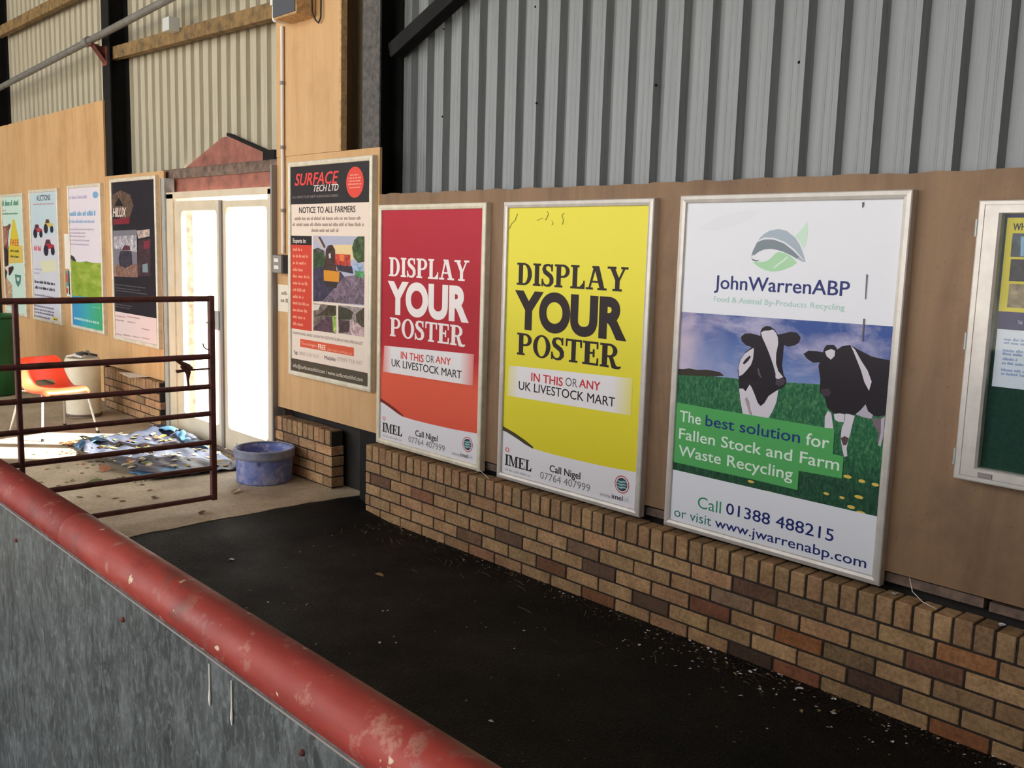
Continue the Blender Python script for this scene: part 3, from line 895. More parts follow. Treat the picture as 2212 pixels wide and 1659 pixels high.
  ('G',(238,160,130),3,0.0566,0.1842,0.9028,0.0218,30),
  ('G',(238,160,130),3,0.0564,0.2611,0.8556,0.0219,31),
  ('G',(238,160,130),3,0.0561,0.2341,0.8072,0.022,32),
  ('G',(238,160,130),3,0.0558,0.2069,0.7586,0.022,33),
  ('G',(238,160,130),3,0.0555,0.2837,0.7117,0.0221,34),
  ('G',(238,160,130),3,0.0553,0.2567,0.6629,0.022,35),
  ('G',(238,160,130),3,0.055,0.2296,0.6138,0.0221,36),
  ('G',(238,160,130),3,0.0547,0.2022,0.5644,0.0222,37),
  ('G',(238,160,130),3,0.0544,0.2794,0.5181,0.0222,38),
  ('G',(238,160,130),3,0.0542,0.2523,0.4685,0.0223,39),
  ('G',(238,160,130),3,0.0539,0.225,0.4188,0.0223,40),
  ('G',(238,160,130),3,0.0536,0.1975,0.3687,0.0224,41),
  ('P',(176,176,196),1,[(0.3329,0.5609),(0.9644,0.5609),(0.9644,1.0124),(0.3329,1.0124)]),
  ('P',(226,200,150),2,[(0.5951,0.9533),(0.8372,0.957),(0.8383,0.8567),(0.5956,0.8605)]),
  ('P','n:70.70.56',2,[(0.3329,0.9176),(0.3994,0.9293),(0.4788,0.9098),(0.4889,0.8159),(0.3329,0.8006)]),
  ('P','n:58.52.74',2,[(0.3329,0.7984),(0.489,0.8107),(0.6912,0.7708),(0.7289,0.7415),(0.4601,0.5615),(0.3329,0.5541)]),
  ('P','n:116.98.112',2,[(0.4601,0.5583),(0.7289,0.7435),(0.9683,0.7709),(0.9656,0.5689)]),
  ('P',(196,178,172),3,[(0.3329,1.0065),(0.3993,1.005),(0.4827,0.9204),(0.4591,0.9199)]),
  ('P',(72,56,56),3,[(0.3993,1.005),(0.4292,1.0032),(0.4944,0.9393),(0.4709,0.9201)]),
  ('P','n:64.84.48',3,[(0.8193,0.9367),(0.846,0.9871),(0.8906,1.0115),(0.965,1.0121),(0.9654,0.8502),(0.8927,0.8382),(0.8381,0.8768)]),
  ('P','n:52.74.46',3,[(0.3329,0.8857),(0.4393,0.8986),(0.4888,0.8735),(0.489,0.8055),(0.3329,0.7878)]),
  ('P','n:66.44.38',4,[(0.4792,0.7737),(0.4984,0.9206),(0.5276,0.9471),(0.5759,0.9531),(0.6144,0.9228),(0.6345,0.7584),(0.6159,0.6643),(0.4993,0.6693)]),
  ('P',(214,140,38),5,[(0.4713,0.7786),(0.6723,0.7753),(0.6653,0.7029),(0.4755,0.7051)]),
  ('P',(48,40,40),5,[(0.4893,0.7057),(0.6444,0.7019),(0.6351,0.6601),(0.4993,0.6693)]),
  ('P',(196,196,204),6,[(0.5336,0.8901),(0.5608,0.8959),(0.5648,0.8649),(0.5416,0.8592)]),
  ('P','n:188.64.50',4,[(0.6146,0.8919),(0.8015,0.891),(0.8022,0.8153),(0.615,0.8198)]),
  ('P',(224,120,60),5,[(0.6715,0.8932),(0.7276,0.8944),(0.7281,0.8436),(0.6718,0.8471)]),
  ('P','n:58.48.60',4,[(0.6245,0.82),(0.8205,0.8159),(0.8393,0.766),(0.6533,0.7797)]),
  ('P','n:150.170.200',4,[(0.8385,0.8366),(0.9463,0.8298),(0.9469,0.78),(0.839,0.7862)]),
  ('P','n:80.140.90',5,[(0.8572,0.7869),(0.9645,0.7856),(0.9651,0.7459),(0.8576,0.7466)]),
  ('P','n:112.98.92',1,[(0.335,0.3512),(0.6307,0.3512),(0.6307,0.5416),(0.335,0.5416)]),
  ('P','n:66.58.40',2,[(0.335,0.4462),(0.4202,0.4736),(0.5391,0.5398),(0.6301,0.5422),(0.6306,0.467),(0.4802,0.4671)]),
  ('P','n:160.190.90',3,[(0.5784,0.4633),(0.6305,0.4774),(0.6313,0.3569),(0.5984,0.3573)]),
  ('P',(214,204,190),2,[(0.335,0.5348),(0.4302,0.5384),(0.4,0.4991),(0.335,0.4895)]),
  ('P','n:88.62.74',3,[(0.335,0.3704),(0.5198,0.4592),(0.5784,0.4633),(0.5887,0.3565),(0.335,0.3487)]),
  ('P','n:150.138.136',1,[(0.6556,0.3575),(0.9671,0.3575),(0.9671,0.5489),(0.6556,0.5489)]),
  ('P','n:60.60.44',2,[(0.655,0.5417),(0.768,0.5332),(0.842,0.5125),(0.815,0.4594),(0.6556,0.4479)]),
  ('P','n:74.66.48',2,[(0.8694,0.5041),(0.9676,0.551),(0.9676,0.42),(0.8794,0.4233)]),
  ('P','n:70.52.54',3,[(0.6651,0.4485),(0.7966,0.4529),(0.7973,0.3758),(0.6658,0.3566)]),
  ('P','n:186.158.158',3,[(0.806,0.4382),(0.87,0.4532),(0.9677,0.41),(0.9666,0.3613),(0.7882,0.3564)]),
  ('T',(110,92,92),2,'FARM ROAD AND COUNTRY ESTATE SURFACING SPECIALIST',0.0532,0.9565,0.3021,0.018,'r'),
  ('P',(216,88,56),2,[(0.1545,0.2172),(0.8484,0.2172),(0.8484,0.2751),(0.1545,0.2751)]),
  ('T',(244,190,164),3,'To arrange a',0.1716,0.3842,0.2358,0.0199,'r'),
  ('T',(250,224,204),3,'FREE',0.4005,0.4969,0.2245,0.0347,'b'),
  ('T',(240,170,140),3,'site visit contact us',0.5207,0.8266,0.2242,0.0193,'r'),
  ('T',(70,56,60),2,'Tel:',0.0634,0.1177,0.1543,0.027,'b'),
  ('T',(190,164,156),2,'0800 218 7677',0.1392,0.4107,0.1574,0.0246,'r'),
  ('T',(90,72,84),2,'Mobile:',0.4812,0.6286,0.16,0.0259,'b'),
  ('T',(190,164,156),2,'07899 718 407',0.6479,0.9458,0.1661,0.0275,'r'),
  ('P',(74,66,52),1,[(-0.0479,0.01),(1.0362,0.01),(1.0362,0.1222),(-0.0479,0.1222)]),
  ('T',(206,196,180),2,'info@surfacetechltd.com / www.surfacetechltd.com',0.0518,0.956,0.0585,0.0272,'m'),
 ],
 'truck': [
  ('P',(34,30,38),0,[(0,0),(1.11,0),(1.11,1.56),(0,1.56)]),
  ('P',(222,200,196),1,[(-0.2121,0.0305),(1.0379,0.0305),(1.0379,0.2792),(-0.2121,0.2792)]),
  ('P','n:92.72.60',1,[(0.0503,1.4133),(0.2597,1.456),(0.5045,1.4032),(0.5703,1.2999),(0.4653,1.189),(0.2394,1.1806),(0.0398,1.2783)]),
  ('T',(222,206,196),3,'HILUX',0.0475,0.3869,1.2046,0.0841,'it'),
  ('P',(30,24,28),2,[(0.0943,1.3066),(0.2036,1.3861),(0.3243,1.3034)]),
  ('P',(122,36,48),2,[(0.0585,1.1813),(0.4656,1.1937),(0.4617,1.1374),(0.0543,1.128)]),
  ('P',(118,116,124),1,[(0.0366,1.0696),(0.628,1.0815),(0.623,0.6369),(0.0017,0.622)]),
  ('P','n:168.164.172',2,[(0.0588,1.0161),(0.6246,1.0304),(0.6263,0.8717),(0.0497,0.8989)]),
  ('P','n:64.46.52',1,[(0.6575,0.9842),(0.9503,1.0057),(0.9298,0.6584),(0.6356,0.6469)]),
  ('P','n:176.160.150',2,[(0.6274,1.0722),(0.9323,1.0872),(0.9285,1.0237),(0.6584,0.9981)]),
  ('P',(88,48,56),3,[(0.243,0.8831),(0.3227,0.9325),(0.4473,0.9296),(0.4691,0.8874)]),
  ('P','n:58.54.66',3,[(0.1599,0.8037),(0.217,0.8777),(0.4934,0.8832),(0.5093,0.7558),(0.3322,0.712),(0.1808,0.7362)]),
  ('P','n:132.100.88',2,[(0.0095,0.7211),(0.3363,0.7698),(0.6309,0.7595),(0.623,0.6369),(0.0017,0.622)]),
  ('P',(120,44,58),3,[(0.787,0.9765),(0.9264,0.9873),(0.922,0.9144),(0.7824,0.9027)]),
  ('P',(120,140,146),3,[(0.7502,0.763),(0.8678,0.7758),(0.8743,0.6931),(0.7455,0.6884)]),
  ('G',(104,96,104),2,0.0605,0.8078,0.5404,0.0119,60),
  ('G',(104,96,104),2,0.0582,0.6875,0.5086,0.0119,61),
  ('G',(104,96,104),2,0.0824,0.8512,0.4844,0.0119,62),
  ('G',(104,96,104),2,0.046,0.4824,0.347,0.012,63),
  ('G',(104,96,104),2,0.0443,0.431,0.3238,0.012,64),
  ('G',(164,140,140),2,0.0108,0.2984,0.2316,0.014,80),
  ('G',(164,140,140),2,0.349,0.6463,0.2441,0.0137,81),
  ('G',(164,140,140),2,0.0077,0.2699,0.1909,0.0141,82),
  ('G',(164,140,140),2,0.3457,0.5456,0.194,0.0137,83),
  ('G',(164,140,140),2,0.6878,0.8772,0.1531,0.0134,84),
  ('G',(164,140,140),2,0.0102,0.1951,0.0486,0.0142,85),
  ('G',(164,140,140),2,0.2208,0.425,0.0573,0.014,86),
  ('G',(164,140,140),2,0.462,0.6465,0.0616,0.0137,87),
  ('G',(164,140,140),2,0.6823,0.8722,0.0675,0.0134,88),
 ],
 'field': [
  ('P',(222,212,220),0,[(0,0),(0.98,0),(0.98,1.53),(0,1.53)]),
  ('G',(190,176,204),2,0.0433,0.5884,1.3763,0.0358,1),
  ('E',(120,168,204),2,(0.8199,1.4055),0.0781,0.0338),
  ('G',(120,170,206),2,0.0405,0.8158,1.1984,0.0509,2),
  ('G',(160,184,212),2,0.0328,0.7814,1.1261,0.0319,3),
  ('G',(196,180,196),2,0.025,0.7462,1.0508,0.0192,4),
  ('G',(196,180,196),2,0.0212,0.496,1.0135,0.0192,5),
  ('G',(196,180,196),2,0.0173,0.4926,0.9767,0.0193,6),
  ('G',(196,180,196),2,0.0128,0.6064,0.9352,0.0193,7),
  ('G',(196,180,196),2,0.0083,0.588,0.893,0.0194,8),
  ('P','m:hill',1,[(-0.1491,0.7665),(-0.022,0.75),(0.1328,0.7198),(0.3174,0.7164),(0.4989,0.7299),(0.6735,0.7193),(0.9845,0.7252),(0.9821,0.3645),(-0.1615,0.3441)]),
  ('P',(52,48,54),2,[(-0.0195,0.7739),(0.0607,0.7822),(0.1373,0.7647),(0.1952,0.7215),(0.1171,0.7193),(0.0097,0.7487)]),
  ('P','m:bluegreen',1,[(-0.1942,0.3446),(0.9824,0.3676),(0.9502,-0.0211),(-0.2025,-0.0414)]),
  ('G',(190,226,220),2,0.0692,0.8056,0.0956,0.0286,9),
  ('G',(150,210,200),2,0.6319,0.8617,0.2581,0.0126,10),
 ],
 'tractor': [
  ('P',(206,206,214),0,[(0,0),(1.03,0),(1.03,1.53),(0,1.53)]),
  ('P',(190,208,214),1,[(0.0003,1.4628),(0.9623,1.4733),(0.9621,1.0257),(-0.0298,0.9497)]),
  ('T',(58,62,86),2,'AUCTIONS',0.2696,0.7489,1.3832,0.0602,'b'),
  ('G',(196,150,160),2,0.1338,0.8799,1.3359,0.0207,1),
  ('P',(178,66,82),3,[(0.1277,1.0558),(0.1876,1.1161),(0.3053,1.116),(0.3363,1.0725),(0.422,1.0636),(0.4319,1.0273),(0.1237,1.0256)]),
  ('E',(44,38,52),4,(0.1739,1.0097),0.074,0.0532),
  ('E',(44,38,52),4,(0.3786,1.0041),0.0577,0.0389),
  ('P',(70,60,70),4,[(0.1944,1.1115),(0.2901,1.1114),(0.3074,1.0748),(0.1665,1.0675)]),
  ('P',(206,178,96),3,[(0.5139,1.1136),(0.5734,1.175),(0.6907,1.1745),(0.7218,1.1299),(0.8073,1.1205),(0.8173,1.0833),(0.5102,1.0828)]),
  ('E',(44,38,52),4,(0.5603,1.0663),0.0738,0.0544),
  ('E',(44,38,52),4,(0.7643,1.0599),0.0575,0.0396),
  ('P',(70,60,70),4,[(0.5802,1.1702),(0.6756,1.1698),(0.693,1.1323),(0.5526,1.1255)]),
  ('P',(170,52,62),3,[(0.4849,0.8753),(0.5533,0.947),(0.6881,0.9484),(0.7237,0.8978),(0.8215,0.8885),(0.833,0.846),(0.4806,0.8397)]),
  ('E',(44,38,52),4,(0.5382,0.8216),0.0848,0.0628),
  ('E',(44,38,52),4,(0.7723,0.818),0.0659,0.0457),
  ('P',(70,60,70),4,[(0.5611,0.9417),(0.6707,0.9429),(0.6907,0.9),(0.5294,0.8896)]),
  ('G',(210,90,110),2,0.1027,0.3922,0.8137,0.0585,3),
  ('P',(214,214,180),1,[(0.3101,0.6878),(0.6008,0.7186),(0.8765,0.7147),(0.8639,0.6027),(0.3674,0.5624)]),
  ('G',(180,176,196),2,0.0745,0.3717,0.5922,0.0189,0),
  ('G',(180,176,196),2,0.0684,0.2927,0.5439,0.019,1),
  ('G',(64,58,78),2,0.0735,0.8042,0.4356,0.0381,4),
  ('G',(64,58,78),2,0.0757,0.7968,0.3679,0.0382,5),
  ('G',(130,124,144),2,0.0535,0.7603,0.2863,0.0239,40),
  ('G',(130,124,144),2,0.0365,0.7459,0.1573,0.024,41),
  ('G',(130,124,144),2,0.0311,0.7413,0.1162,0.0241,42),
  ('G',(130,124,144),2,0.0264,0.7373,0.0808,0.0242,43),
  ('G',(130,124,144),2,0.021,0.5915,0.0345,0.0242,44),
  ('P',(222,200,70),2,[(0.6807,0.0386),(0.8639,0.0386),(0.8639,0.0743),(0.6807,0.0743)]),
  ('G',(60,56,50),3,0.7141,0.8352,0.044,0.0162,2),
 ],
 'calf': [
  ('P',(198,222,208),0,[(-0.1,0),(0.88,0),(0.88,1.5),(-0.1,1.5)]),
  ('G',(70,140,110),2,-0.1974,0.7548,1.3445,0.0655,1),
  ('G',(200,150,140),2,-0.0738,0.1873,1.2808,0.0175,2),
  ('G',(90,140,124),2,-0.0812,0.6795,1.237,0.0226,3),
  ('P',(212,190,60),2,[(0.3023,0.9167),(0.4453,1.1751),(0.5278,1.1748),(0.6578,0.945),(0.6267,0.726),(0.2271,0.6977)]),
  ('T',(206,70,50),3,'FREE',0.3143,0.666,0.8577,0.0743,'b'),
  ('G',(70,66,40),3,0.3022,0.6548,0.7778,0.0323,5),
  ('G',(90,84,50),3,0.292,0.6453,0.71,0.0324,6),
  ('P',(214,186,96),1,[(0.2273,0.8412),(0.8064,0.8626),(0.798,0.6577),(0.1953,0.6281)]),
  ('P','n:120.78.62',3,[(-0.3125,0.9095),(-0.1001,1.1143),(-0.0319,1.1269),(0.0715,1.0893),(0.2241,1.1018),(0.334,1.1289),(0.3636,1.1019),(0.2785,1.0401),(0.2172,0.9157),(0.2236,0.8162),(0.1718,0.6148),(-0.0708,0.4544),(-0.3989,0.3763)]),
  ('P','n:160.110.96',4,[(-0.0276,1.0137),(0.1149,1.0893),(0.2341,1.0275),(0.1921,0.8905),(0.0346,0.8506)]),
  ('P','n:46.32.32',4,[(-0.2465,0.7565),(0.0327,0.838),(0.2198,0.7912),(0.1896,0.5902),(0.0578,0.434),(-0.1664,0.412),(-0.288,0.4976)]),
  ('P',(216,196,182),5,[(0.0145,0.5784),(0.2363,0.6167),(0.29,0.5497),(0.1565,0.5137)]),
  ('P',(58,40,40),5,[(0.1877,0.5776),(0.383,0.6087),(0.4111,0.5725),(0.2826,0.4995),(0.194,0.4773)]),
  ('P','n:186.158.130',3,[(-0.3464,0.4176),(0.0617,0.4595),(0.3056,0.369),(0.3073,0.0926),(-0.3973,0.1013)]),
  ('P',(176,128,96),4,[(-0.0788,0.4028),(0.1015,0.4358),(0.1142,0.2334),(-0.111,0.1957)]),
  ('P',(86,128,118),3,[(0.443,0.5054),(0.6963,0.5027),(0.6631,0.4097),(0.561,0.3497),(0.4694,0.4012)]),
  ('P',(206,226,214),4,[(0.5084,0.4709),(0.631,0.4696),(0.6053,0.4317),(0.5427,0.4229)]),
 ],
 'shop': [
  ('P',(34,34,92),0,[(-0.0267,0.3115),(0.191,0.3115),(0.191,0.7215),(-0.0267,0.7215)]),
  ('P',(208,190,44),1,[(-0.0263,0.3727),(0.1905,0.3727),(0.1905,0.6959),(-0.0263,0.6959)]),
  ('T',(34,28,40),2,'WHAT',-0.0047,0.069,0.653,0.0241,'b'),
  ('P','n:70.74.84',2,[(-0.0046,0.562),(0.1919,0.562),(0.1919,0.6428),(-0.0046,0.6428)]),
  ('P',(130,170,200),3,[(0.023,0.6317),(0.0338,0.6319),(0.0389,0.5648),(0.0281,0.5645)]),
  ('P',(60,120,170),3,[(0.0405,0.6319),(0.0512,0.632),(0.0563,0.5652),(0.0456,0.565)]),
  ('P',(150,190,210),3,[(0.0579,0.6321),(0.0686,0.6322),(0.0737,0.5657),(0.063,0.5654)]),
  ('P','n:52.44.48',2,[(-0.0018,0.4787),(0.2003,0.4787),(0.2003,0.5543),(-0.0018,0.5543)]),
  ('P',(150,40,44),3,[(0.0513,0.5475),(0.0846,0.5484),(0.087,0.5239),(0.0537,0.5228)]),
  ('P',(200,200,205),3,[(0.0728,0.4987),(0.1025,0.4999),(0.1044,0.4803),(0.0747,0.479)]),
  ('P','n:138.120.92',2,[(0.0009,0.3872),(0.2029,0.3872),(0.2029,0.4698),(0.0009,0.4698)]),
  ('T',(130,160,210),2,'www',0.0697,0.0978,0.3566,0.0071,'r'),
  ('T',(190,200,225),2,'Tel. 01748 8',0.0414,0.1002,0.3327,0.0115,'r'),
 ],
 'notice': [
  ('P',(214,218,232),0,[(0.0013,0.347),(0.2414,0.347),(0.2414,0.5504),(0.0013,0.5504)]),
  ('G',(150,160,190),1,0.1059,0.2077,0.5339,0.01,1),
  ('G',(138,158,200),1,0.0261,0.2096,0.512,0.0094,50),
  ('G',(138,158,200),1,0.0272,0.2107,0.4999,0.0094,51),
  ('G',(138,158,200),1,0.0264,0.2133,0.4727,0.0094,52),
  ('G',(138,158,200),1,0.0275,0.2144,0.4613,0.0094,53),
  ('G',(138,158,200),1,0.0286,0.0774,0.4426,0.0095,54),
  ('G',(138,158,200),1,0.0272,0.2176,0.4283,0.0095,55),
  ('G',(138,158,200),1,0.0274,0.2199,0.4046,0.0095,56),
  ('G',(138,158,200),1,0.0287,0.2212,0.3911,0.0095,57),
 ],
}
# ------------------------------------------------------------------ setting: ground, slab, roof
b = MB()
b.box((-40, -45, -0.2), (40, 45, -0.06), M['yard'])
tag(b.build('ground'), kind='structure')
b = MB()
b.add([(-0.5, 0.36, 0.046), (-0.5, -9.5, 0.046), (-0.41, -9.5, 0.045), (-0.41, 0.36, 0.045), (0.1, -9.5, 0.0), (0.1, 0.36, 0.0), (9, -9.5, 0.0), (9, 0.36, 0.0)], [(0, 1, 2, 3), (3, 2, 4, 5), (5, 4, 6, 7)], M['tarmac'])
tag(b.build('floor'), 'black damp tarmac floor of the passage', kind='structure')
b = MB()
rg = random.Random(3)
edge = [(-0.44 + rg.uniform(-0.012, 0.012) + 0.015 * math.sin(y * 3.1), y) for y in [-9.5 + 0.12 * i for i in range(83)]]
poly = [(-16, 0.36), (-16, -9.5)] + edge + [(-0.44, 0.36)]
bm_v = [(x, y, 0.05) for x, y in poly] + [(x, y, -0.055) for x, y in poly]
n = len(poly)
tri = tessellate_polygon([[Vector((x, y, 0)) for x, y in poly]])
b.add(bm_v, [tuple(t) for t in tri] + [(i, (i + 1) % n, n + (i + 1) % n, n + i) for i in range(n)], M['concrete'])
tag(b.build('floor_slab'), 'pale worn concrete floor slab by the door', kind='structure')
b = MB()
b.add([(-16, 0.45, 4.9), (9, 0.45, 4.9), (9, -9.5, 6.6), (-16, -9.5, 6.6), (-16, 0.45, 5.0), (9, 0.45, 5.0), (9, -9.5, 6.7), (-16, -9.5, 6.7)],
      [(0, 1, 2, 3), (4, 7, 6, 5), (0, 4, 5, 1), (1, 5, 6, 2), (2, 6, 7, 3), (3, 7, 4, 0)], M['ceiling'])
tag(b.build('ceiling'), kind='structure')
b = MB()
b.box((7.0, -9.5, -0.05), (7.2, 0.36, 6.7), M['ceiling'])  # unseen end wall, added to cut light from the right
tag(b.build('wall_right_blocker'), kind='structure')
b = MB()
b.box((-12.2, -9.5, -0.05), (-12.0, 0.36, 6.7), M['ceiling'])  # added out of view to hold back light from the open left end
tag(b.build('wall_left_blocker'), kind='structure')


# ------------------------------------------------------------------ box profile cladding, one sheet run per bay
def cladding(mb, x0, x1, z0, z1, pitch, ph, mat, y=0.28, d=0.046):
    xs = []
    k0 = int(math.floor((x0 - ph) / pitch)) - 1
    k1 = int(math.ceil((x1 - ph) / pitch)) + 1
    w = pitch - 0.072
    for kk in range(k0, k1):
        c = ph + kk * pitch
        xs += [(c - 0.022, y + d), (c + 0.022, y + d), (c + 0.036, y)]
        for fr in (0.33, 0.67):
            q = c + 0.036 + w * fr
            xs += [(q - 0.006, y), (q - 0.002, y + 0.0014), (q + 0.002, y + 0.0014), (q + 0.006, y)]
        xs += [(c + pitch - 0.036, y)]
    xs = [q for q in xs if x0 <= q[0] <= x1]
    v = [(a, c, z0) for a, c in xs] + [(a, c, z1) for a, c in xs]
    n = len(xs)
    mb.add(v, [(i, i + 1, n + i + 1, n + i) for i in range(n - 1)], mat)


b = MB()
cladding(b, -0.30, 9.0, -0.05, 5.0, 0.1655, 0.103, M['cladding'])
o = tag(b.build('wall_back', fix=False), 'blue grey box profile sheeting above the big posters', kind='structure')
s = MB()
for x, z in ((2.685, 2.598), (1.903, 2.583), (1.062, 2.573), (1.03, 3.09), (0.228, 2.567), (0.226, 3.087)):
    s.lathe([(0.001, 0), (0.006, 0.0), (0.0065, 0.004), (0.004, 0.008), (0.001, 0.009)], M['black_steel_and_shade'], (0, 0, 0), 10)
    s.v[-50:] = [(x + q[0], 0.284 - q[2], z + q[1]) for q in s.v[-50:]]
s.build('screw', o)
b = MB()
cladding(b, -4.83, -0.25, 2.40, 5.0, 0.1699, -4.485, M['cladding_warm'])
cladding(b, -4.83, -3.50, -0.05, 2.40, 0.1699, -4.485, M['cladding_warm'])
cladding(b, -1.50, -0.25, -0.05, 2.40, 0.1699, -4.485, M['cladding_warm'])
tag(b.build('wall_back', fix=False), 'cream grey box profile sheeting above the double door', kind='structure')
b = MB()
cladding(b, -16, -4.80, -0.05, 5.0, 0.1699, -4.485, M['cladding_warm'])
tag(b.build('wall_back', fix=False), 'cream grey box profile sheeting above the left posters', kind='structure')


# ------------------------------------------------------------------ steel columns
def column(x, flange, label, w=0.19):
    b = MB()
    b.box((x - w / 2, 0.09, 1.9), (x + w / 2, 0.102, 4.95), flange)
    b.box((x - w / 2, 0.09, -0.05), (x + w / 2, 0.102, 1.9), M['black_steel_and_shade'])  # lower flange blackened, shade of the gap put into its colour
    b.box((x - 0.006, 0.102, -0.05), (x + 0.006, 0.262, 4.95), M['black_steel_and_shade'])
    b.box((x - w / 2, 0.262, -0.05), (x + w / 2, 0.276, 4.95), M['black_steel_and_shade'])
    return tag(b.build('column'), label, kind='structure')


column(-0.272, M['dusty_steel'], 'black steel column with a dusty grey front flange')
column(-4.815, M['black_steel_and_shade'], 'black steel column left of the double door')
column(-8.74, M['black_steel_and_shade'], 'black steel column at the far left edge')
b = MB()
dx = Vector((0.93, 0, 0.37)).normalized()
b.obox((0.36, 0.2, 3.165), (dx, (0, 1, 0), dx.cross(Vector((0, 1, 0)))), (1.1, 0.11, 0.012), M['black_steel_and_shade'])
b.obox((0.36, 0.15, 3.19), (dx, (0, 1, 0), dx.cross(Vector((0, 1, 0)))), (1.1, 0.012, 0.09), M['black_steel_and_shade'])
tag(b.build('beam'), 'black steel angle brace rising from the column', kind='structure')


# ------------------------------------------------------------------ brickwork
BR = (190, 146, 104)
TONES = [(204, 164, 118), (196, 154, 110), (208, 168, 122), (190, 150, 108), (202, 156, 114), (194, 158, 112)]
SPECIAL = {(1, 12): (104, 72, 54), (1, 16): (186, 126, 78), (2, -1): (116, 82, 62), (2, 1): (158, 104, 76), (2, 7): (140, 112, 88), (2, 11): (156, 128, 104),
           (2, 15): (132, 88, 66), (3, 5): (112, 84, 66), (3, 8): (110, 84, 68), (3, 11): (136, 82, 58), (3, 13): (170, 106, 58), (4, 3): (130, 98, 74),
           (4, 6): (126, 84, 56), (4, 9): (100, 76, 58), (4, 14): (84, 60, 48), (5, 8): (140, 90, 58), (5, 12): (70, 50, 38), (5, 13): (158, 96, 64), (5, 16): (168, 104, 64), (5, 4): (170, 120, 88)}


def brick_wall(name, label, x0, x1, yf, zb, ph, seed, grime=1.0, depth=0.102):
    """stretcher bond under a brick on edge coping; zb is the foot, the coping top is at 0.465"""
    rg = random.Random(seed)
    b = MB()
    tints = []
    zc = 0.365
    j = 0.010
    b.box((x0 + 0.012, yf + 0.006, zb - 0.03), (x1 - 0.012, yf + depth - 0.006, 0.458), M['mortar'])
    tints += [BR] * 6

    def brick(xa, xb, za, zt, col):
        xa, xb = max(xa, x0), min(xb, x1)
        if xb - xa < 0.02:
            return
        n0 = len(b.f)
        jig = rg.uniform(-0.0025, 0.0025)
        b.box((xa, yf + jig, za), (xb, yf + depth, zt), M['brick'], 0.003)
        tints.extend([col] * (len(b.f) - n0))

    m0 = int((x0 - ph) / 0.225) - 2
    m1 = int((x1 - ph) / 0.225) + 2
    for c in range(1, 7):
        zt = zc - (c - 1) * 0.075 - j
        za = zc - c * 0.075
        if zt < zb:
            break
        for m in range(m0, m1):
            xa = ph + (m + (0.5 if c % 2 == 0 else 0)) * 0.225
            t = rg.choice(TONES)
            f = rg.uniform(0.9, 1.06)
            col = tuple(min(255, q * f) for q in t)
            if rg.random() < 0.05:
                col = tuple(q * 0.8 for q in col)
            if seed == 1:
                col = SPECIAL.get((c, m), col)
                if (c, m) in SPECIAL:
                    col = tuple(q * 0.84 + r * 0.16 for q, r in zip(col, BR))
            brick(xa + j / 2, xa + 0.225 - j / 2, za, zt, col)
    x = x0
    while x < x1 - 0.02:
        t = rg.choice(TONES)
        f = rg.uniform(0.86, 1.0)
        brick(x, x + 0.065, zc, zc + 0.1 + rg.uniform(-0.003, 0.003), tuple(q * f for q in t))
        x += 0.075
    o = b.build(name, fix=False)
    at = o.data.color_attributes.new('tint', 'FLOAT_COLOR', 'CORNER')
    buf = []
    for p in o.data.polygons:
        c = lin(tints[p.index])
        buf += list(c) * p.loop_total
    at.data.foreach_set('color', buf)
    return tag(o, label, kind='structure')


brick_wall('wall_low', 'low buff brick wall under the big posters', -0.166, 6.0, 0.0, 0.0, 0.0, 1)
brick_wall('wall_low', 'short low brick wall right of the door', -1.50, -0.66, 0.05, 0.05, -0.66, 2)
brick_wall('wall_low', 'low brick wall left of the door', -4.885, -3.515, 0.015, 0.05, -4.885, 3)


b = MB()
b.box((-0.19, 0.17, -0.05), (6.0, 0.25, 0.66), M['shade_block'])  # added block, keeps the slot under the plywood dark
tag(b.build('wall_low'), 'added shade backing behind the brick wall, under the big posters', kind='structure')
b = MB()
b.box((-1.44, 0.19, -0.05), (-0.36, 0.25, 0.66), M['shade_block'])  # added too, hides pale sheeting so this gap looks unlit
tag(b.build('wall_low'), 'added shade backing in the gap under the surfacing poster', kind='structure')
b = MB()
b.box((-4.95, 0.17, -0.05), (-3.5, 0.25, 0.6), M['shade_block'])  # same added backing, darkens the slot left of the door
tag(b.build('wall_low'), 'added shade backing behind the brick wall left of the door', kind='structure')


# ------------------------------------------------------------------ plywood lining
def ply(label, x0, x1, z0, z1, mat, y=0.07, t=0.018, rag=0.0, seed=1):
    b = MB()
    rg = random.Random(seed)
    n = max(2, int((x1 - x0) / 0.06))
    top = [(x0 + (x1 - x0) * i / n, z1 + (rg.uniform(-rag, rag) if 0 < i < n else 0)) for i in range(n + 1)]
    b.prism([(x1, z0), (x0, z0)] + top, y, y + t, mat)
    return tag(b.build('wall_lining'), label, kind='structure')


ply('brown weathered plywood behind the three big posters', -0.135, 6.0, 0.55, 2.092, M['ply_brown'], rag=0.005)
ply('pale plywood behind the surfacing poster', -1.45, -0.14, 0.535, 2.385, M['ply_pale'], y=0.072)
ply('tall pale plywood strip above the surfacing poster', -1.45, -0.555, 2.387, 4.9, M['ply_pale'], y=0.07)
ply('pale plywood between the column and the door', -4.87, -3.46, 0.475, 2.372, M['ply_pale'])
ply('tall pale plywood behind the far left posters', -8.62, -4.875, 0.475, 3.11, M['ply_pale'], rag=0.003)
ply('low strip of plywood behind the chair and drums', -8.62, -5.07, 0.08, 0.474, M['ply_pale'])
b = MB()
b.box((-0.57, 0.045, 2.387), (-0.55, 0.09, 4.9), M['ply_edge'])
tag(b.build('trim_1'), kind='structure')
b = MB()
b.box((-0.1, 0.095, 0.495), (3.05, 0.14, 0.535), M['timber_dark'])
b.box((3.06, 0.095, 0.5), (3.72, 0.14, 0.538), M['timber_dark'])
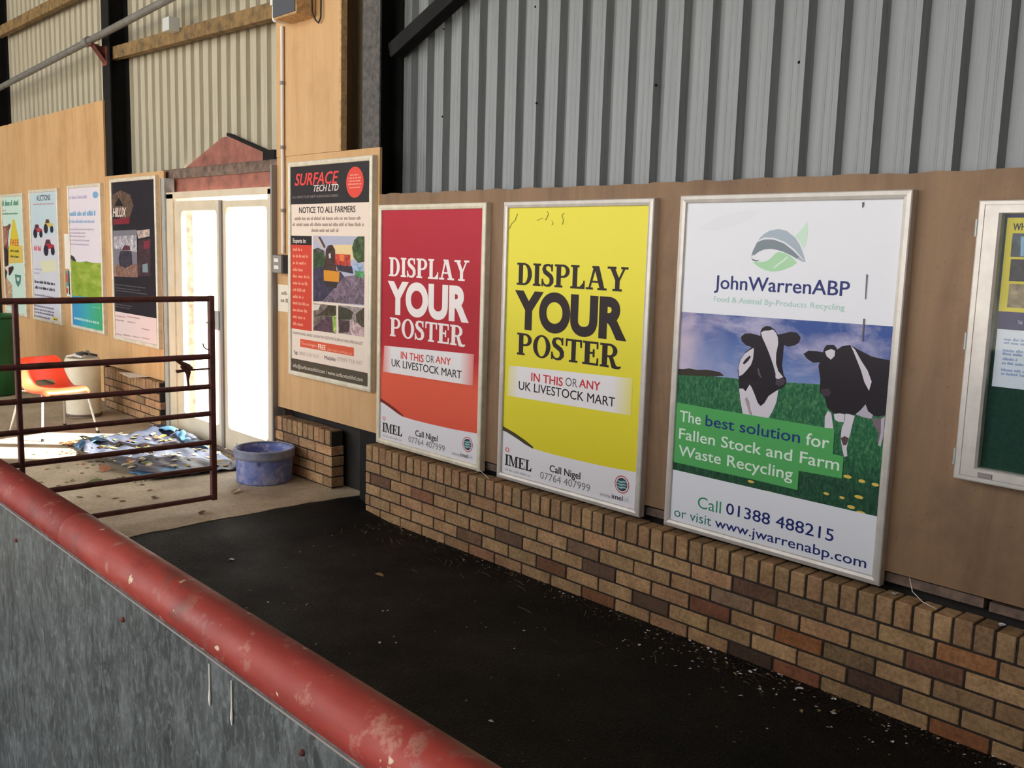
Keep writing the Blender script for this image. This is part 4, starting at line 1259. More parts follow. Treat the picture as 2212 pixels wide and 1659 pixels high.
b.box((3.74, 0.095, 0.495), (6.0, 0.14, 0.53), M['timber_dark'])
tag(b.build('trim_2'), kind='structure')
b = MB()
b.box((-0.1, 0.09, 2.03), (6.0, 0.16, 2.085), M['timber_dark'])
tag(b.build('trim_3'), kind='structure')

# timber rails carrying the sheeting
b = MB()
d = Vector((3.46, 0, -0.10)).normalized()
b.obox((-3.17, 0.165, 3.505), (d, (0, 1, 0), d.cross(Vector((0, 1, 0)))), (3.46, 0.07, 0.115), M['timber'])
tag(b.build('beam'), 'rough timber rail above the double door', kind='structure')
b = MB()
b.box((-8.6, 0.13, 4.22), (-4.9, 0.2, 4.34), M['timber'], 0.004)
tag(b.build('beam'), 'rough timber rail high at the far left', kind='structure')

# ------------------------------------------------------------------ the double door
door = tag(thing('door_1', 'off white glazed double door, overexposed daylight behind it', None), kind='structure')


def rounded(x0, x1, z0, z1, r, n=5):
    out = []
    for cx, cz, a in ((x1 - r, z1 - r, 0), (x0 + r, z1 - r, 90), (x0 + r, z0 + r, 180), (x1 - r, z0 + r, 270)):
        for i in range(n + 1):
            t = math.radians(a + 90 * i / n)
            out.append((cx + r * math.cos(t), cz + r * math.sin(t)))
    return out


def ring_panel(mb, outer, inner, y0, y1, m):
    """a slab with an opening: outer rect corners, inner loop in the same turning sense (starting top right)"""
    (ox0, ox1, oz0, oz1) = outer
    n = len(inner) // 4
    oc = [(ox1, oz1), (ox0, oz1), (ox0, oz0), (ox1, oz0)]
    N = len(inner)
    v, f = [], []
    for y in (y0, y1):
        v += [(a, y, c) for a, c in oc] + [(a, y, c) for a, c in inner]
    st = 4 + N
    for s in (0, st):
        for q in range(4):
            for i in range(n - 1):
                f.append((s + q, s + 4 + q * n + i, s + 4 + q * n + i + 1))
            a = s + 4 + q * n + n - 1
            c = s + 4 + ((q + 1) % 4) * n
            f.append((s + q, a, c, s + (q + 1) % 4))
    for i in range(N):
        f.append((4 + i, 4 + (i + 1) % N, st + 4 + (i + 1) % N, st + 4 + i))
    for q in range(4):
        f.append((q, (q + 1) % 4, st + (q + 1) % 4, st + q))
    mb.add(v, f, m)


b = MB()
b.box((-3.44, 0.03, 0.05), (-3.405, 0.12, 2.30), M['black_steel_and_shade'])  # dark strip standing in for the shaded gap beside the trim
b.box((-3.405, 0.02, 0.05), (-3.335, 0.11, 2.30), M['pale_metal'])
b.box((-3.335, 0.035, 0.05), (-3.20, 0.1, 2.16), M['upvc'])
b.box((-1.525, 0.035, 0.05), (-1.475, 0.1, 2.16), M['upvc'])
b.box((-1.475, 0.03, 0.05), (-1.452, 0.12, 2.33), M['mid_grey'])
b.box((-3.335, 0.035, 2.122), (-1.475, 0.1, 2.175), M['upvc'])
b.box((-3.2, 0.0, 0.05), (-1.5, 0.13, 0.064), M['mid_grey'])
b.box((-3.50, 0.11, 0.0), (-3.44, 0.32, 2.3), M['timber_dark'])
b.box((-1.475, 0.12, 0.0), (-1.44, 0.32, 2.3), M['timber_dark'])
b.build('door_frame', door)
for (x0, x1, gx0, gx1, gz0, gz1, zt) in ((-3.185, -2.315, -3.06, -2.385, 0.24, 2.015, 2.098), (-2.28, -1.53, -2.222, -1.555, 0.245, 2.035, 2.086)):
    lf = MB()
    ring_panel(lf, (x0, x1, 0.07, zt), rounded(gx0, gx1, gz0, gz1, 0.045), 0.045, 0.09, M['upvc'])
    leaf = lf.build('door_leaf', door)
    g = MB()
    g.box((gx0 - 0.01, 0.064, gz0 - 0.01), (gx1 + 0.01, 0.069, gz1 + 0.01), M['glass'])
    g.build('glass_pane', leaf, fix=True)
    if x0 < -3:
        h = MB()
        h.box((-2.44, 0.015, 1.045), (-2.325, 0.045, 1.20), M['pale_metal'], 0.006)
        h.tube([(-2.38, 0.015, 1.1), (-2.38, -0.015, 1.1), (-2.46, -0.02, 1.1)], 0.009, M['pale_metal'], 8)
        h.build('lock_case', leaf)
b = MB()
b.box((-2.318, 0.03, 0.07), (-2.277, 0.046, 2.09), M['mid_grey'])
b.box((-2.318, 0.046, 0.07), (-2.31, 0.088, 2.09), M['upvc'])
b.build('meeting_strip', door)
b = MB()
b.box((-3.53, 0.14, 2.15), (-1.46, 0.17, 2.31), M['red_board'])
b.build('lintel_board', door)
b = MB()
b.box((-3.62, 0.12, 2.30), (-1.46, 0.26, 2.385), M['timber_dark'], 0.005)
tag(b.build('beam'), 'grey brown timber beam over the double door', kind='structure')
b = MB()
b.prism([(-3.46, 2.36), (-3.45, 2.40), (-2.70, 2.628), (-2.54, 2.628), (-1.80, 2.425), (-1.80, 2.36)], 0.255, 0.275, M['red_board'])
tag(b.build('trim_4'), 'red stained gable board above the double door', kind='structure')
b = MB()
d = Vector((0.80, 0, -0.215)).normalized()
b.obox((-2.14, 0.245, 2.53), (d, (0, 1, 0), d.cross(Vector((0, 1, 0)))), (0.86, 0.04, 0.022), M['black_steel_and_shade'])
b.box((-1.90, 0.2, 2.385), (-1.72, 0.28, 2.47), M['black_steel_and_shade'])
tag(b.build('trim_5'), kind='structure')


# ------------------------------------------------------------------ framed posters
def framed_poster(label, x0, z0, W, H, art, fm, group=None, fw=0.034, y=0.03):
    t = thing('framed_poster', label, 'poster', (x0, y, z0), 0, group)
    b = MB()
    ring = [(0, 0), (W, 0), (W, H), (0, H)]
    inn = [(fw, fw), (W - fw, fw), (W - fw, H - fw), (fw, H - fw)]
    mid = [(fw * 0.55, fw * 0.55), (W - fw * 0.55, fw * 0.55), (W - fw * 0.55, H - fw * 0.55), (fw * 0.55, H - fw * 0.55)]
    rows = [(ring, 0.04), (ring, 0.004), ([(a + (0.004 if a == 0 else -0.004), c + (0.004 if c == 0 else -0.004)) for a, c in ring], 0.0), (mid, -0.003), ([(a + (-0.003 if a < W / 2 else 0.003), c + (-0.003 if c < H / 2 else 0.003)) for a, c in inn], 0.001), (inn, 0.005), (inn, 0.0125)]
    v = [(a, yy, c) for loop, yy in rows for a, c in loop]
    f = [(4 * i + q, 4 * i + (q + 1) % 4, 4 * i + 4 + (q + 1) % 4, 4 * i + 4 + q) for i in range(len(rows) - 1) for q in range(4)]
    b.add(v, f, fm)
    b.build('frame', t)
    b = MB()
    print_sheet(b, ART[art], W, H, 0.012)
    b.build('poster_sheet', t, fix=False)
    b = MB()
    b.box((0.006, 0.0135, 0.006), (W - 0.006, 0.038, H - 0.006), M['dark_grey'])
    b.build('backing_board', t)
    return t


framed_poster('red DISPLAY YOUR POSTER advert in aluminium frame on brick ledge', -0.095, 0.49, 1.04, 1.53, 'red', M['frame_cream'], 'framed adverts on the wall')
framed_poster('bright yellow DISPLAY YOUR POSTER advert in aluminium frame', 1.09, 0.49, 1.04, 1.53, 'yellow', M['frame'], 'framed adverts on the wall')
framed_poster('large white advert with two black and white cows in a field', 2.28, 0.492, 1.07, 1.535, 'cows', M['frame'], 'framed adverts on the wall')
framed_poster('cream NOTICE TO ALL FARMERS poster with red list and road photos', -1.225, 0.81, 1.06, 1.525, 'surfacing', M['frame_cream'], 'framed adverts on the wall')
framed_poster('dark vehicle poster with pale bottom strip, next to the door', -4.66, 0.77, 1.10, 1.565, 'truck', M['frame_cream'], 'framed adverts on the wall')
framed_poster('poster with green hill and blue green base under pale lilac text', -5.89, 0.79, 0.97, 1.52, 'field', M['frame_cream'], 'framed adverts on the wall')
framed_poster('grey white poster with small red and yellow tractors', -7.22, 0.785, 1.0, 1.51, 'tractor', M['frame_cream'], 'framed adverts on the wall')
framed_poster('mint green poster with brown calf and yellow FREE panel', -8.36, 0.785, 0.88, 1.485, 'calf', M['frame_cream'], 'framed adverts on the wall')

# notice board at the right edge
t = thing('notice_board', 'white framed notice board with dark green felt at right edge', 'notice board', (3.605, 0.0, 0.985))
BW, BH = 1.25, 0.995
b = MB()
ring_panel(b, (0, BW, 0, BH), [(BW, BH), (0, BH), (0, 0), (BW, 0)], 0.02, 0.07, M['frame'])
fo = [(0.0, 0.0), (BW, 0.0), (BW, BH), (0.0, BH)]


def loop_frame(mb, loops, m):
    v = [(a, yy, c) for lp, yy in loops for a, c in lp]
    mb.add(v, [(4 * i + q, 4 * i + (q + 1) % 4, 4 * i + 4 + (q + 1) % 4, 4 * i + 4 + q) for i in range(len(loops) - 1) for q in range(4)], m)


def inset(a, c):
    return [(a, c), (BW - a, c), (BW - a, BH - c * 0.9), (a, BH - c * 0.9)]


b = MB()
loop_frame(b, [(inset(0, 0), 0.07), (inset(0, 0), 0.002), (inset(0.004, 0.004), 0.0), (inset(0.02, 0.016), 0.0), (inset(0.021, 0.017), 0.004), (inset(0.023, 0.019), 0.004), (inset(0.024, 0.02), -0.002), (inset(0.07, 0.048), -0.002), (inset(0.078, 0.052), 0.006), (inset(0.078, 0.052), 0.034)], M['frame'])
b.build('frame', t)
b = MB()
b.box((0.01, 0.034, 0.01), (BW - 0.01, 0.068, BH - 0.01), M['felt'])
b.build('felt_panel', t)
b = MB()
b.box((0.07, 0.008, 0.045), (BW - 0.07, 0.011, BH - 0.045), M['glazing'])
b.build('glass_pane', t)
b = MB()
b.box((0.085, -0.006, 0.020), (0.135, 0.0, 0.038), M['mid_grey'], 0.002)
b.build('lock', t)
for z in (0.08, 0.5, 0.9):
    b = MB()
    b.tube([(-0.003, 0.004, z - 0.03), (-0.003, 0.004, z + 0.03)], 0.006, M['pale_metal'], 8)
    b.build('hinge', t)
b = MB()
print_sheet(b, ART['shop'], 9, 9, 0.0, -0.2)
o = b.build('pinned_poster', None, (3.719, 0.0322, 1.225), fix=False)
tag(o, 'navy and yellow pinned poster headed WHAT inside the notice board', 'poster')
b = MB()
print_sheet(b, ART['notice'], 9, 9, 0.0, -0.2)
o = b.build('pinned_notice', None, (3.694, 0.0322, 0.985), fix=False)
tag(o, 'white printed sheet pinned below the yellow poster in notice board', 'notice')

# ------------------------------------------------------------------ small fittings on the wall
t = thing('electrical_box', 'dark fronted electrical box with white side high on plywood', 'electrical box', (-1.21, 0.07, 3.29))
b = MB()
b.box((0, -0.155, 0.0), (0.31, 0.0, 0.55), M['ply_edge'], 0.006)
b.build('housing', t)
b = MB()
b.box((0.008, -0.162, 0.012), (0.302, -0.155, 0.545), M['dark_grey'], 0.002)
b.box((0.06, -0.165, 0.12), (0.15, -0.162, 0.5), M['paper'])
b.build('front_panel', t)
b = MB()
b.box((-0.035, -0.16, 0.1), (0.0, -0.02, 0.55), M['white'], 0.004)
b.box((-0.07, -0.13, 0.0), (-0.02, -0.02, 0.2), M['white'], 0.012)
b.build('side_cover', t)
b = MB()
b.tube([(0.34, -0.06, 0.55), (0.34, -0.05, 0.02), (0.35, -0.03, -0.03), (0.37, -0.02, -0.05), (0.4, -0.02, -0.02), (0.41, -0.02, 0.55)], 0.006, M['black'], 8)
b.build('cable', t)

b = MB()
b.tube([(-1.335, 0.055, 3.29), (-1.335, 0.055, 1.69)], 0.013, M['white'], 10)
for z in (2.0, 2.45, 2.9):
    b.tube([(-1.335, 0.055, z - 0.012), (-1.335, 0.055, z + 0.012)], 0.019, M['mid_grey'], 10)
tag(b.build('conduit'), 'white cable conduit running down the plywood strip', 'conduit')
t = thing('switch_box', 'grey double switch box under the white conduit', 'switch', (-1.41, 0.07, 1.545))
b = MB()
b.box((0, -0.055, 0), (0.135, 0.0, 0.135), M['dark_grey'], 0.004)
b.build('back_box', t)
b = MB()
b.box((0.004, -0.064, 0.004), (0.131, -0.055, 0.131), M['mid_grey'], 0.003)
b.build('cover_plate', t)
for z in (0.03, 0.082):
    b = MB()
    b.box((0.035, -0.068, z), (0.1, -0.064, z + 0.026), M['paper'])
    b.build('switch_tag', t)
b = MB()
pts = [(0.0, 0), (0.24, 0), (0.24, 0.2), (0.0, 0.2)]
print_sheet(b, [('P', (232, 220, 200), 0, pts), ('G', (150, 136, 122), 1, 0.05, 0.2, 0.125, 0.028, 5), ('G', (150, 136, 122), 1, 0.04, 0.21, 0.07, 0.03, 8)], 0.24, 0.2, 0.0, 0)
tag(b.build('paper_sign', None, (-1.435, 0.068, 1.26), fix=False), 'small white paper sign on plywood below the switch box', 'sign')

b = MB()
b.box((-6.13, 0.066, 1.42), (-5.985, 0.068, 1.80), M['paper'])
tag(b.build('pinned_paper'), 'narrow cream paper pinned between the tractor and green hill posters', 'paper')
b = MB()
print_sheet(b, [('P', (110, 150, 140), 0, [(0, 0), (0.13, 0), (0.13, 0.28), (0, 0.28)]), ('P', (226, 220, 210), 1, [(0.03, 0), (0.13, 0), (0.13, 0.12), (0.03, 0.1)]), ('P', (196, 84, 60), 2, [(0.02, 0.16), (0.08, 0.14), (0.08, 0.24), (0.02, 0.26)]), ('E', (200, 76, 54), 3, (0.05, 0.06), 0.03, 0.035), ('P', (40, 66, 58), 2, [(0.1, 0.02), (0.13, 0.02), (0.13, 0.28), (0.1, 0.28)])], 0.13, 0.28, 0.0, 0)
tag(b.build('leaflet', None, (-6.14, 0.067, 1.12), fix=False), 'green and red leaflet pinned under the narrow cream paper', 'leaflet')
b = MB()
b.box((-3.33, 0.03, 3.53), (-3.2, 0.13, 3.64), M['tin_box'], 0.004)
tag(b.build('junction_box'), 'small white box fixed on the timber rail', 'junction box')
b = MB()
b.tube([(-10.5, -0.03, 3.41), (-4.93, -0.03, 3.655), (-2.4, -0.03, 3.77), (-1.6, -0.03, 3.807)], 0.033, M['pipe_grey'], 12)
b.tube([(-4.99, -0.03, 3.652), (-4.90, -0.03, 3.656)], 0.046, M['pipe_grey'], 12)
tag(b.build('pipe'), 'long grey pipe running along the wall above the posters', 'pipe')
t = thing('pipe_bracket', 'rusty red triangular bracket holding the grey pipe', 'bracket', (-4.82, 0.09, 3.45))
b = MB()
b.box((-0.06, -0.012, -0.02), (0.06, 0.0, 0.16), M['rust'])
b.build('back_plate', t)
b = MB()
b.add([(-0.006, -0.012, 0.0), (-0.006, -0.13, 0.15), (-0.006, -0.13, 0.16), (-0.006, -0.012, 0.16), (0.006, -0.012, 0.0), (0.006, -0.13, 0.15), (0.006, -0.13, 0.16), (0.006, -0.012, 0.16)],
      [(0, 1, 2, 3), (7, 6, 5, 4), (0, 4, 5, 1), (1, 5, 6, 2), (2, 6, 7, 3), (3, 7, 4, 0)], M['rust'])
b.obox((0, -0.07, 0.09), ((1, 0, 0), (0, -0.118, 0.15), (0, 0.15, 0.118)), (0.09, 0.19, 0.01), M['rust'])
b.box((-0.05, -0.15, 0.15), (0.05, -0.075, 0.165), M['rust'])
b.build('gusset', t)
for pts, lb in (([(0.90, 0.04, 0.478), (0.95, 0.03, 0.50), (1.0, 0.02, 0.488), (1.045, 0.015, 0.472)], 'thin pale wire on the ledge between red and yellow posters'),
                ([(3.44, 0.09, 0.545), (3.47, 0.06, 0.50), (3.52, 0.04, 0.478), (3.58, 0.03, 0.470)], 'thin pale wire hanging at the ledge right of cow poster')):
    b = MB()
    b.tube(pts, 0.0016, M['white'], 6)
    tag(b.build('loose_wire'), lb, 'wire')

# ------------------------------------------------------------------ gate
t = thing('livestock_gate', 'dark red seven bar metal gate standing open', 'gate', (-0.70, -0.81, 0.0))
GL = -1.86
bars = [1.405, 1.04, 0.848, 0.674, 0.488, 0.318, 0.125]
for i, z in enumerate(bars):
    b = MB()
    b.tube([(0, GL, z), (0, 0, z)], 0.0185 if i < 2 else 0.0165, M['gate_red'], 10)
    b.build('bar', t)
b = MB()
b.box((-0.018, -0.018, 0.105), (0.018, 0.018, 1.425), M['gate_red'], 0.004)
b.build('end_post', t)
b = MB()
b.box((-0.016, -1.135 - 0.014, 0.125), (0.016, -1.135 + 0.014, 1.405), M['gate_red'], 0.004)
b.build('upright', t)
b = MB()
b.box((-0.02, GL - 0.02, 0.07), (0.02, GL + 0.02, 1.43), M['gate_red'], 0.004)
b.build('hinge_stile', t)
la = MB()
la.tube([(0, -0.235, 0.962), (0, -0.01, 0.962)], 0.006, M['gate_red'], 8)
la.tube([(0, -0.235, 1.03), (0, -0.16, 0.985), (0, -0.14, 0.965)], [0.008, 0.02, 0.02], M['gate_red'], 8)
la.tube([(0, -0.2, 0.99), (0, -0.155, 0.945), (0, -0.16, 0.9), (0, -0.155, 0.855)], [0.01, 0.018, 0.008, 0.008], M['gate_red'], 8)
la.tube([(0, -0.23, 0.955), (0, -0.15, 0.962)], 0.008, M['gate_red'], 8)
la.build('latch', t)
la = MB()
la.tube([(0, -0.0, 1.085), (0, -0.03, 1.085), (0, -0.05, 1.10), (0, -0.058, 1.125)], 0.004, M['gate_red'], 6)
la.build('hook', t)

# ------------------------------------------------------------------ foreground barrier
BY, BZ = -2.876, 1.18
t = thing('barrier', 'grey metal barrier with chipped red top rail in front', 'barrier', (0, BY, 0))
b = MB()
b.tube([(3.075, 0, BZ), (5.6, 0, BZ)], 0.0405, M['barrier_red'], 28)
b.build('top_rail', t)
b = MB()
b.tube([(-0.55, 0, BZ), (3.064, 0, BZ), (3.068, 0, BZ), (3.09, 0, BZ)], [0.0405, 0.0405, 0.0375, 0.0375], M['barrier_red'], 28)
b.build('rail_sleeve', t)
b = MB()
b.box((-0.5, -0.034, 0.02), (5.6, -0.030, BZ - 0.012), M['galv'])
sh = b.build('sheet_panel', t)
b = MB()
b.box((-0.5, -0.0365, BZ - 0.027), (5.6, -0.029, BZ - 0.024), M['mid_grey'])
b.build('sheet_lip', t)
for x, z in ((2.773, 1.096), (3.389, 1.107), (3.987, 1.118)):
    q = MB()
    q.lathe([(0.001, 0.006), (0.003, 0.0055), (0.0045, 0.003), (0.005, 0.0)], M['rust'], (0, 0, 0), 12)
    q.v = [(x + a, -0.034 - c, z + bb) for a, bb, c in q.v]
    q.build('bolt', t)
for x, z0, z1 in ((3.725, 1.145, 1.082), (3.795, 1.145, 1.08)):
    q = MB()
    q.tube([(x, -0.036, z0), (x, -0.036, z0 * 0.4 + z1 * 0.6), (x, -0.036, z1 + 0.008), (x, -0.036, z1 - 0.002)], [0.0011, 0.0012, 0.0026, 0.0012], M['white'], 8)
    tag(q.build('dried_drip', t), 'white dried drip')
for x in (-0.45, 1.6, 5.3):
    q = MB()
    q.tube([(x, 0, 0.0), (x, 0, BZ)], 0.03, M['barrier_red'], 12)
    q.build('post', t)

# ------------------------------------------------------------------ bucket
t = thing('bucket', 'scuffed blue plastic bucket standing beside the tarpaulin', 'bucket', (-1.19, -0.185, 0.05))
b = MB()
b.lathe([(0.002, 0.004), (0.18, 0.004), (0.192, 0.0), (0.197, 0.01), (0.203, 0.2), (0.206, 0.236), (0.198, 0.236), (0.194, 0.2), (0.186, 0.03), (0.002, 0.022)], M['bucket'], seg=56)
b.build('body', t)
b = MB()
b.lathe([(0.204, 0.178), (0.214, 0.18), (0.216, 0.2), (0.215, 0.228), (0.219, 0.236), (0.217, 0.245), (0.206, 0.247), (0.200, 0.24)], M['bucket_rim'], seg=56)
b.build('rim', t)
b = MB()
b.lathe([(0.002, 0.13), (0.19, 0.13)], M['bucket_rim'], seg=40)
tag(b.build('contents', t), 'dusty blue fill inside the bucket')
b = MB()
a0 = math.radians(212)
cx, cy = 0.22 * math.cos(a0), 0.22 * math.sin(a0)
b.tube([(cx * 1.0, cy, 0.20), (cx * 1.08, cy * 1.08, 0.215), (cx * 1.1, cy * 1.1, 0.235), (cx * 1.02, cy * 1.02, 0.25)], 0.007, M['white'], 8)
b.build('handle_lug', t)
b = MB()
a0 = math.radians(-42)
cx, cy = 0.207 * math.cos(a0), 0.207 * math.sin(a0)
b.obox((cx, cy, 0.158), ((math.cos(a0), math.sin(a0), 0), (-math.sin(a0), math.cos(a0), 0.5), (0, -0.5, 1)), (0.008, 0.014, 0.03), M['bucket'])
b.build('lug', t)

# ------------------------------------------------------------------ tarpaulin
t = thing('tarpaulin', 'folded blue tarpaulin with leaves on the concrete by the door', 'tarpaulin', (0, 0, 0.05))
rg = random.Random(11)
N, K = 44, 26
A, B_, C_, D_ = Vector((-3.06, -0.86)), Vector((-3.33, -0.05)), Vector((-1.55, -0.12)), Vector((-1.62, -0.82))


def tarp_h(u, w):
    h = 0.012 + 0.014 * (math.sin(u * 9 + w * 4) * 0.5 + 0.5) + 0.012 * (math.sin(u * 21 - w * 13) * 0.5 + 0.5) + 0.008 * math.sin(w * 31 + u * 5)
    h += 0.03 * math.exp(-((w - 0.0) / 0.07) ** 2) * (0.6 + 0.4 * math.sin(u * 12))
    h += 0.05 * math.exp(-((u - 0.0) / 0.06) ** 2) * (0.5 + 0.5 * math.sin(w * 7 + 1))
    h += 0.05 * math.exp(-((w - 1.0) / 0.08) ** 2) * math.exp(-((u - 0.3) / 0.25) ** 2)
    return max(h, 0.004)


def tarp_p(u, w):
    p = (A * (1 - u) + D_ * u) * (1 - w) + (B_ * (1 - u) + C_ * u) * w
    bow = -0.10 * math.sin(PI * min(1, u * 1.15)) * (1 - w) + 0.03 * math.sin(u * 15) * (1 - w)
    return (p.x + 0.03 * math.sin(w * 9) * (1 - u), p.y + bow, tarp_h(u, w))


b = MB()
v = [tarp_p(i / N, j / K) for j in range(K + 1) for i in range(N + 1)]
f = [(j * (N + 1) + i, j * (N + 1) + i + 1, (j + 1) * (N + 1) + i + 1, (j + 1) * (N + 1) + i) for j in range(K) for i in range(N)]
b.add(v, f, M['tarp'], True)
o = b.build('sheet', t, fix=False)
md = o.modifiers.new('thick', 'SOLIDIFY')
md.thickness = 0.004
md.offset = 1


def flap(name, quad, n=14, lift=0.03, seed=0):
    b = MB()
    q = [Vector(p) for p in quad]
    v = []
    for j in range(n + 1):
        for i in range(n + 1):
            u, w = i / n, j / n
            p = (q[0] * (1 - u) + q[1] * u) * (1 - w) + (q[3] * (1 - u) + q[2] * u) * w
            p.z += lift * math.sin(PI * w) * (0.7 + 0.3 * math.sin(u * 9 + seed)) + 0.006 * math.sin(u * 17 + w * 11 + seed)
            v.append(tuple(p))
    f = [(j * (n + 1) + i, j * (n + 1) + i + 1, (j + 1) * (n + 1) + i + 1, (j + 1) * (n + 1) + i) for j in range(n) for i in range(n)]
    b.add(v, f, M['tarp_blue'], True)
    o = b.build(name, t, fix=False)
    md = o.modifiers.new('thick', 'SOLIDIFY')
    md.thickness = 0.004
    tag(o, 'pale blue folded over edge')
    return o


flap('folded_edge', [(-2.9, -0.12, 0.055), (-2.5, -0.2, 0.05), (-2.2, -0.13, 0.045), (-2.85, -0.03, 0.075)], lift=0.03)
flap('folded_edge', [(-3.38, -0.05, 0.03), (-3.0, -0.02, 0.06), (-2.95, -0.1, 0.07), (-3.3, -0.16, 0.05)], lift=0.03, seed=2)
flap('folded_edge', [(-1.95, -0.88, 0.012), (-1.62, -0.83, 0.015), (-1.58, -0.5, 0.035), (-1.78, -0.55, 0.04)], lift=0.012, seed=3)
flap('folded_edge', [(-3.1, -0.9, 0.02), (-2.85, -0.92, 0.02), (-2.98, -0.66, 0.05), (-3.14, -0.66, 0.06)], lift=0.04, seed=4)


# ------------------------------------------------------------------ chair
t = thing('plastic_chair', 'orange plastic shell chair on thin metal legs', 'chair', (-3.76, -0.83, 0.05), math.radians(13))
# local: faces +x
prof = [(0.235, 0.375, 0.19), (0.232, 0.395, 0.205), (0.215, 0.413, 0.215), (0.18, 0.42, 0.222), (0.10, 0.41, 0.228), (0.0, 0.398, 0.23), (-0.09, 0.397, 0.228), (-0.155, 0.415, 0.222), (-0.192, 0.455, 0.216), (-0.208, 0.5, 0.212), (-0.218, 0.54, 0.208), (-0.23, 0.585, 0.202), (-0.24, 0.62, 0.195), (-0.247, 0.65, 0.175), (-0.252, 0.663, 0.15)]
NW = 16
v, f = [], []
for i, (px, pz, hw) in enumerate(prof):
    for j in range(NW + 1):
        q = -1 + 2 * j / NW
        e = abs(q) ** 4
        seat = max(0.0, 1 - max(0, i - 5) / 3.0)
        bk = max(0.0, min(1.0, (i - 5) / 3.0))
        x = px + bk * 0.05 * q * q
        z = pz + (0.012 * abs(q) ** 3 - 0.035 * max(0, abs(q) - 0.9) / 0.1) * seat + (1 - seat) * (1 - bk) * 0
        if 5 <= i <= 9:
            z += 0.045 * e * (1 - abs(i - 7) / 3.0)
        v.append((x, q * hw, z))
for i in range(len(prof) - 1):
    for j in range(NW):
        if i == 7 and 6 <= j <= 11:
            continue
        a = i * (NW + 1) + j
        f.append((a, a + 1, a + NW + 2, a + NW + 1))
b = MB()
b.add(v, f, M['orange'], True)
o = b.build('shell', t, fix=False)
md = o.modifiers.new('thick', 'SOLIDIFY')
md.thickness = 0.007
md.offset = -1
md = o.modifiers.new('sub', 'SUBSURF')
md.levels = md.render_levels = 2
for sx, sy in ((1, -1), (1, 1), (-1, -1), (-1, 1)):
    b = MB()
    b.tube([(0.05 * sx, 0.15 * sy, 0.385), (0.15 * sx, 0.19 * sy, 0.385), (0.18 * sx, 0.2 * sy, 0.365), (0.25 * sx if sx > 0 else -0.27, 0.255 * sy, 0.004)], 0.0095, M['steel_bright'], 10)
    leg = b.build('leg', t)
    q = MB()
    q.tube([(0.247 * sx if sx > 0 else -0.267, 0.252 * sy, 0.022), (0.25 * sx if sx > 0 else -0.27, 0.255 * sy, 0.0)], 0.013, M['black'], 8)
    q.build('rubber_foot', leg)
b = MB()
b.tube([(0.05, -0.15, 0.385), (0.05, 0.15, 0.385)], 0.0095, M['steel_bright'], 8)
b.tube([(-0.05, -0.15, 0.385), (-0.05, 0.15, 0.385)], 0.0095, M['steel_bright'], 8)
b.build('seat_frame', t)

# ------------------------------------------------------------------ drums
t = thing('plastic_drum', 'dark green plastic drum standing at the far left', 'drum', (-6.38, -0.66, 0.05))
b = MB()
b.lathe([(0.002, 0.0), (0.26, 0.0), (0.285, 0.02), (0.288, 0.2), (0.295, 0.27), (0.288, 0.3), (0.288, 0.56), (0.295, 0.59), (0.288, 0.63), (0.286, 0.8), (0.27, 0.845), (0.262, 0.85), (0.255, 0.83), (0.002, 0.828)], M['green'], seg=48)
b.build('body', t)
b = MB()
b.lathe([(0.266, 0.835), (0.292, 0.838), (0.294, 0.862), (0.266, 0.866), (0.262, 0.85)], M['green'], seg=48)
b.build('lid_ring', t)
t = thing('plastic_drum', 'grubby white plastic drum between chair and brick wall', 'drum', (-4.50, -0.33, 0.05))
b = MB()
b.lathe([(0.002, 0.0), (0.14, 0.0), (0.155, 0.02), (0.158, 0.05), (0.16, 0.54), (0.15, 0.572), (0.142, 0.575), (0.138, 0.56), (0.002, 0.55)], M['drum'], seg=40)
b.build('body', t)
b = MB()
b.lathe([(0.153, 0.012), (0.162, 0.014), (0.163, 0.034), (0.154, 0.036)], M['timber_dark'], seg=40)
b.build('base_band', t)
rg = random.Random(5)
b = MB()
for i in range(9):
    c = (rg.uniform(-0.1, 0.1), rg.uniform(-0.1, 0.1), 0.03 + rg.uniform(0, 0.03))
    a = rg.uniform(0, PI)
    b.obox(c, ((math.cos(a), math.sin(a), rg.uniform(-.3, .3)), (-math.sin(a), math.cos(a), 0), (0, 0, 1)), (rg.uniform(0.05, 0.12), rg.uniform(0.03, 0.07), 0.018), rg.choice([M['white'], M['dark_grey'], M['black'], M['mid_grey']]))
tag(b.build('rubbish', None, (-4.50, -0.33, 0.612)), 'dark and white rubbish heaped on the white drum', 'rubbish', kind='stuff')

b = MB()
b.add([(-4.34, -0.05, 0.474), (-3.96, -0.085, 0.47), (-3.88, 0.06, 0.476), (-4.24, 0.09, 0.472), (-4.34, -0.05, 0.476), (-3.96, -0.085, 0.472), (-3.88, 0.06, 0.478), (-4.24, 0.09, 0.474)],
      [(0, 1, 2, 3), (7, 6, 5, 4), (0, 4, 5, 1), (1, 5, 6, 2), (2, 6, 7, 3), (3, 7, 4, 0)], M['paper'])
tag(b.build('paper_sheet'), 'white paper sheet lying on the brick ledge left of the door', 'paper')


# ------------------------------------------------------------------ leaves and litter
LEAF = [plain('leaf ochre', (150, 120, 64), 0.6), plain('leaf brown', (104, 72, 48), 0.7), plain('leaf green', (92, 102, 60), 0.6), plain('leaf orange', (160, 90, 50), 0.6), plain('leaf pale', (180, 162, 128), 0.6), plain('leaf olive', (118, 114, 70), 0.6)]


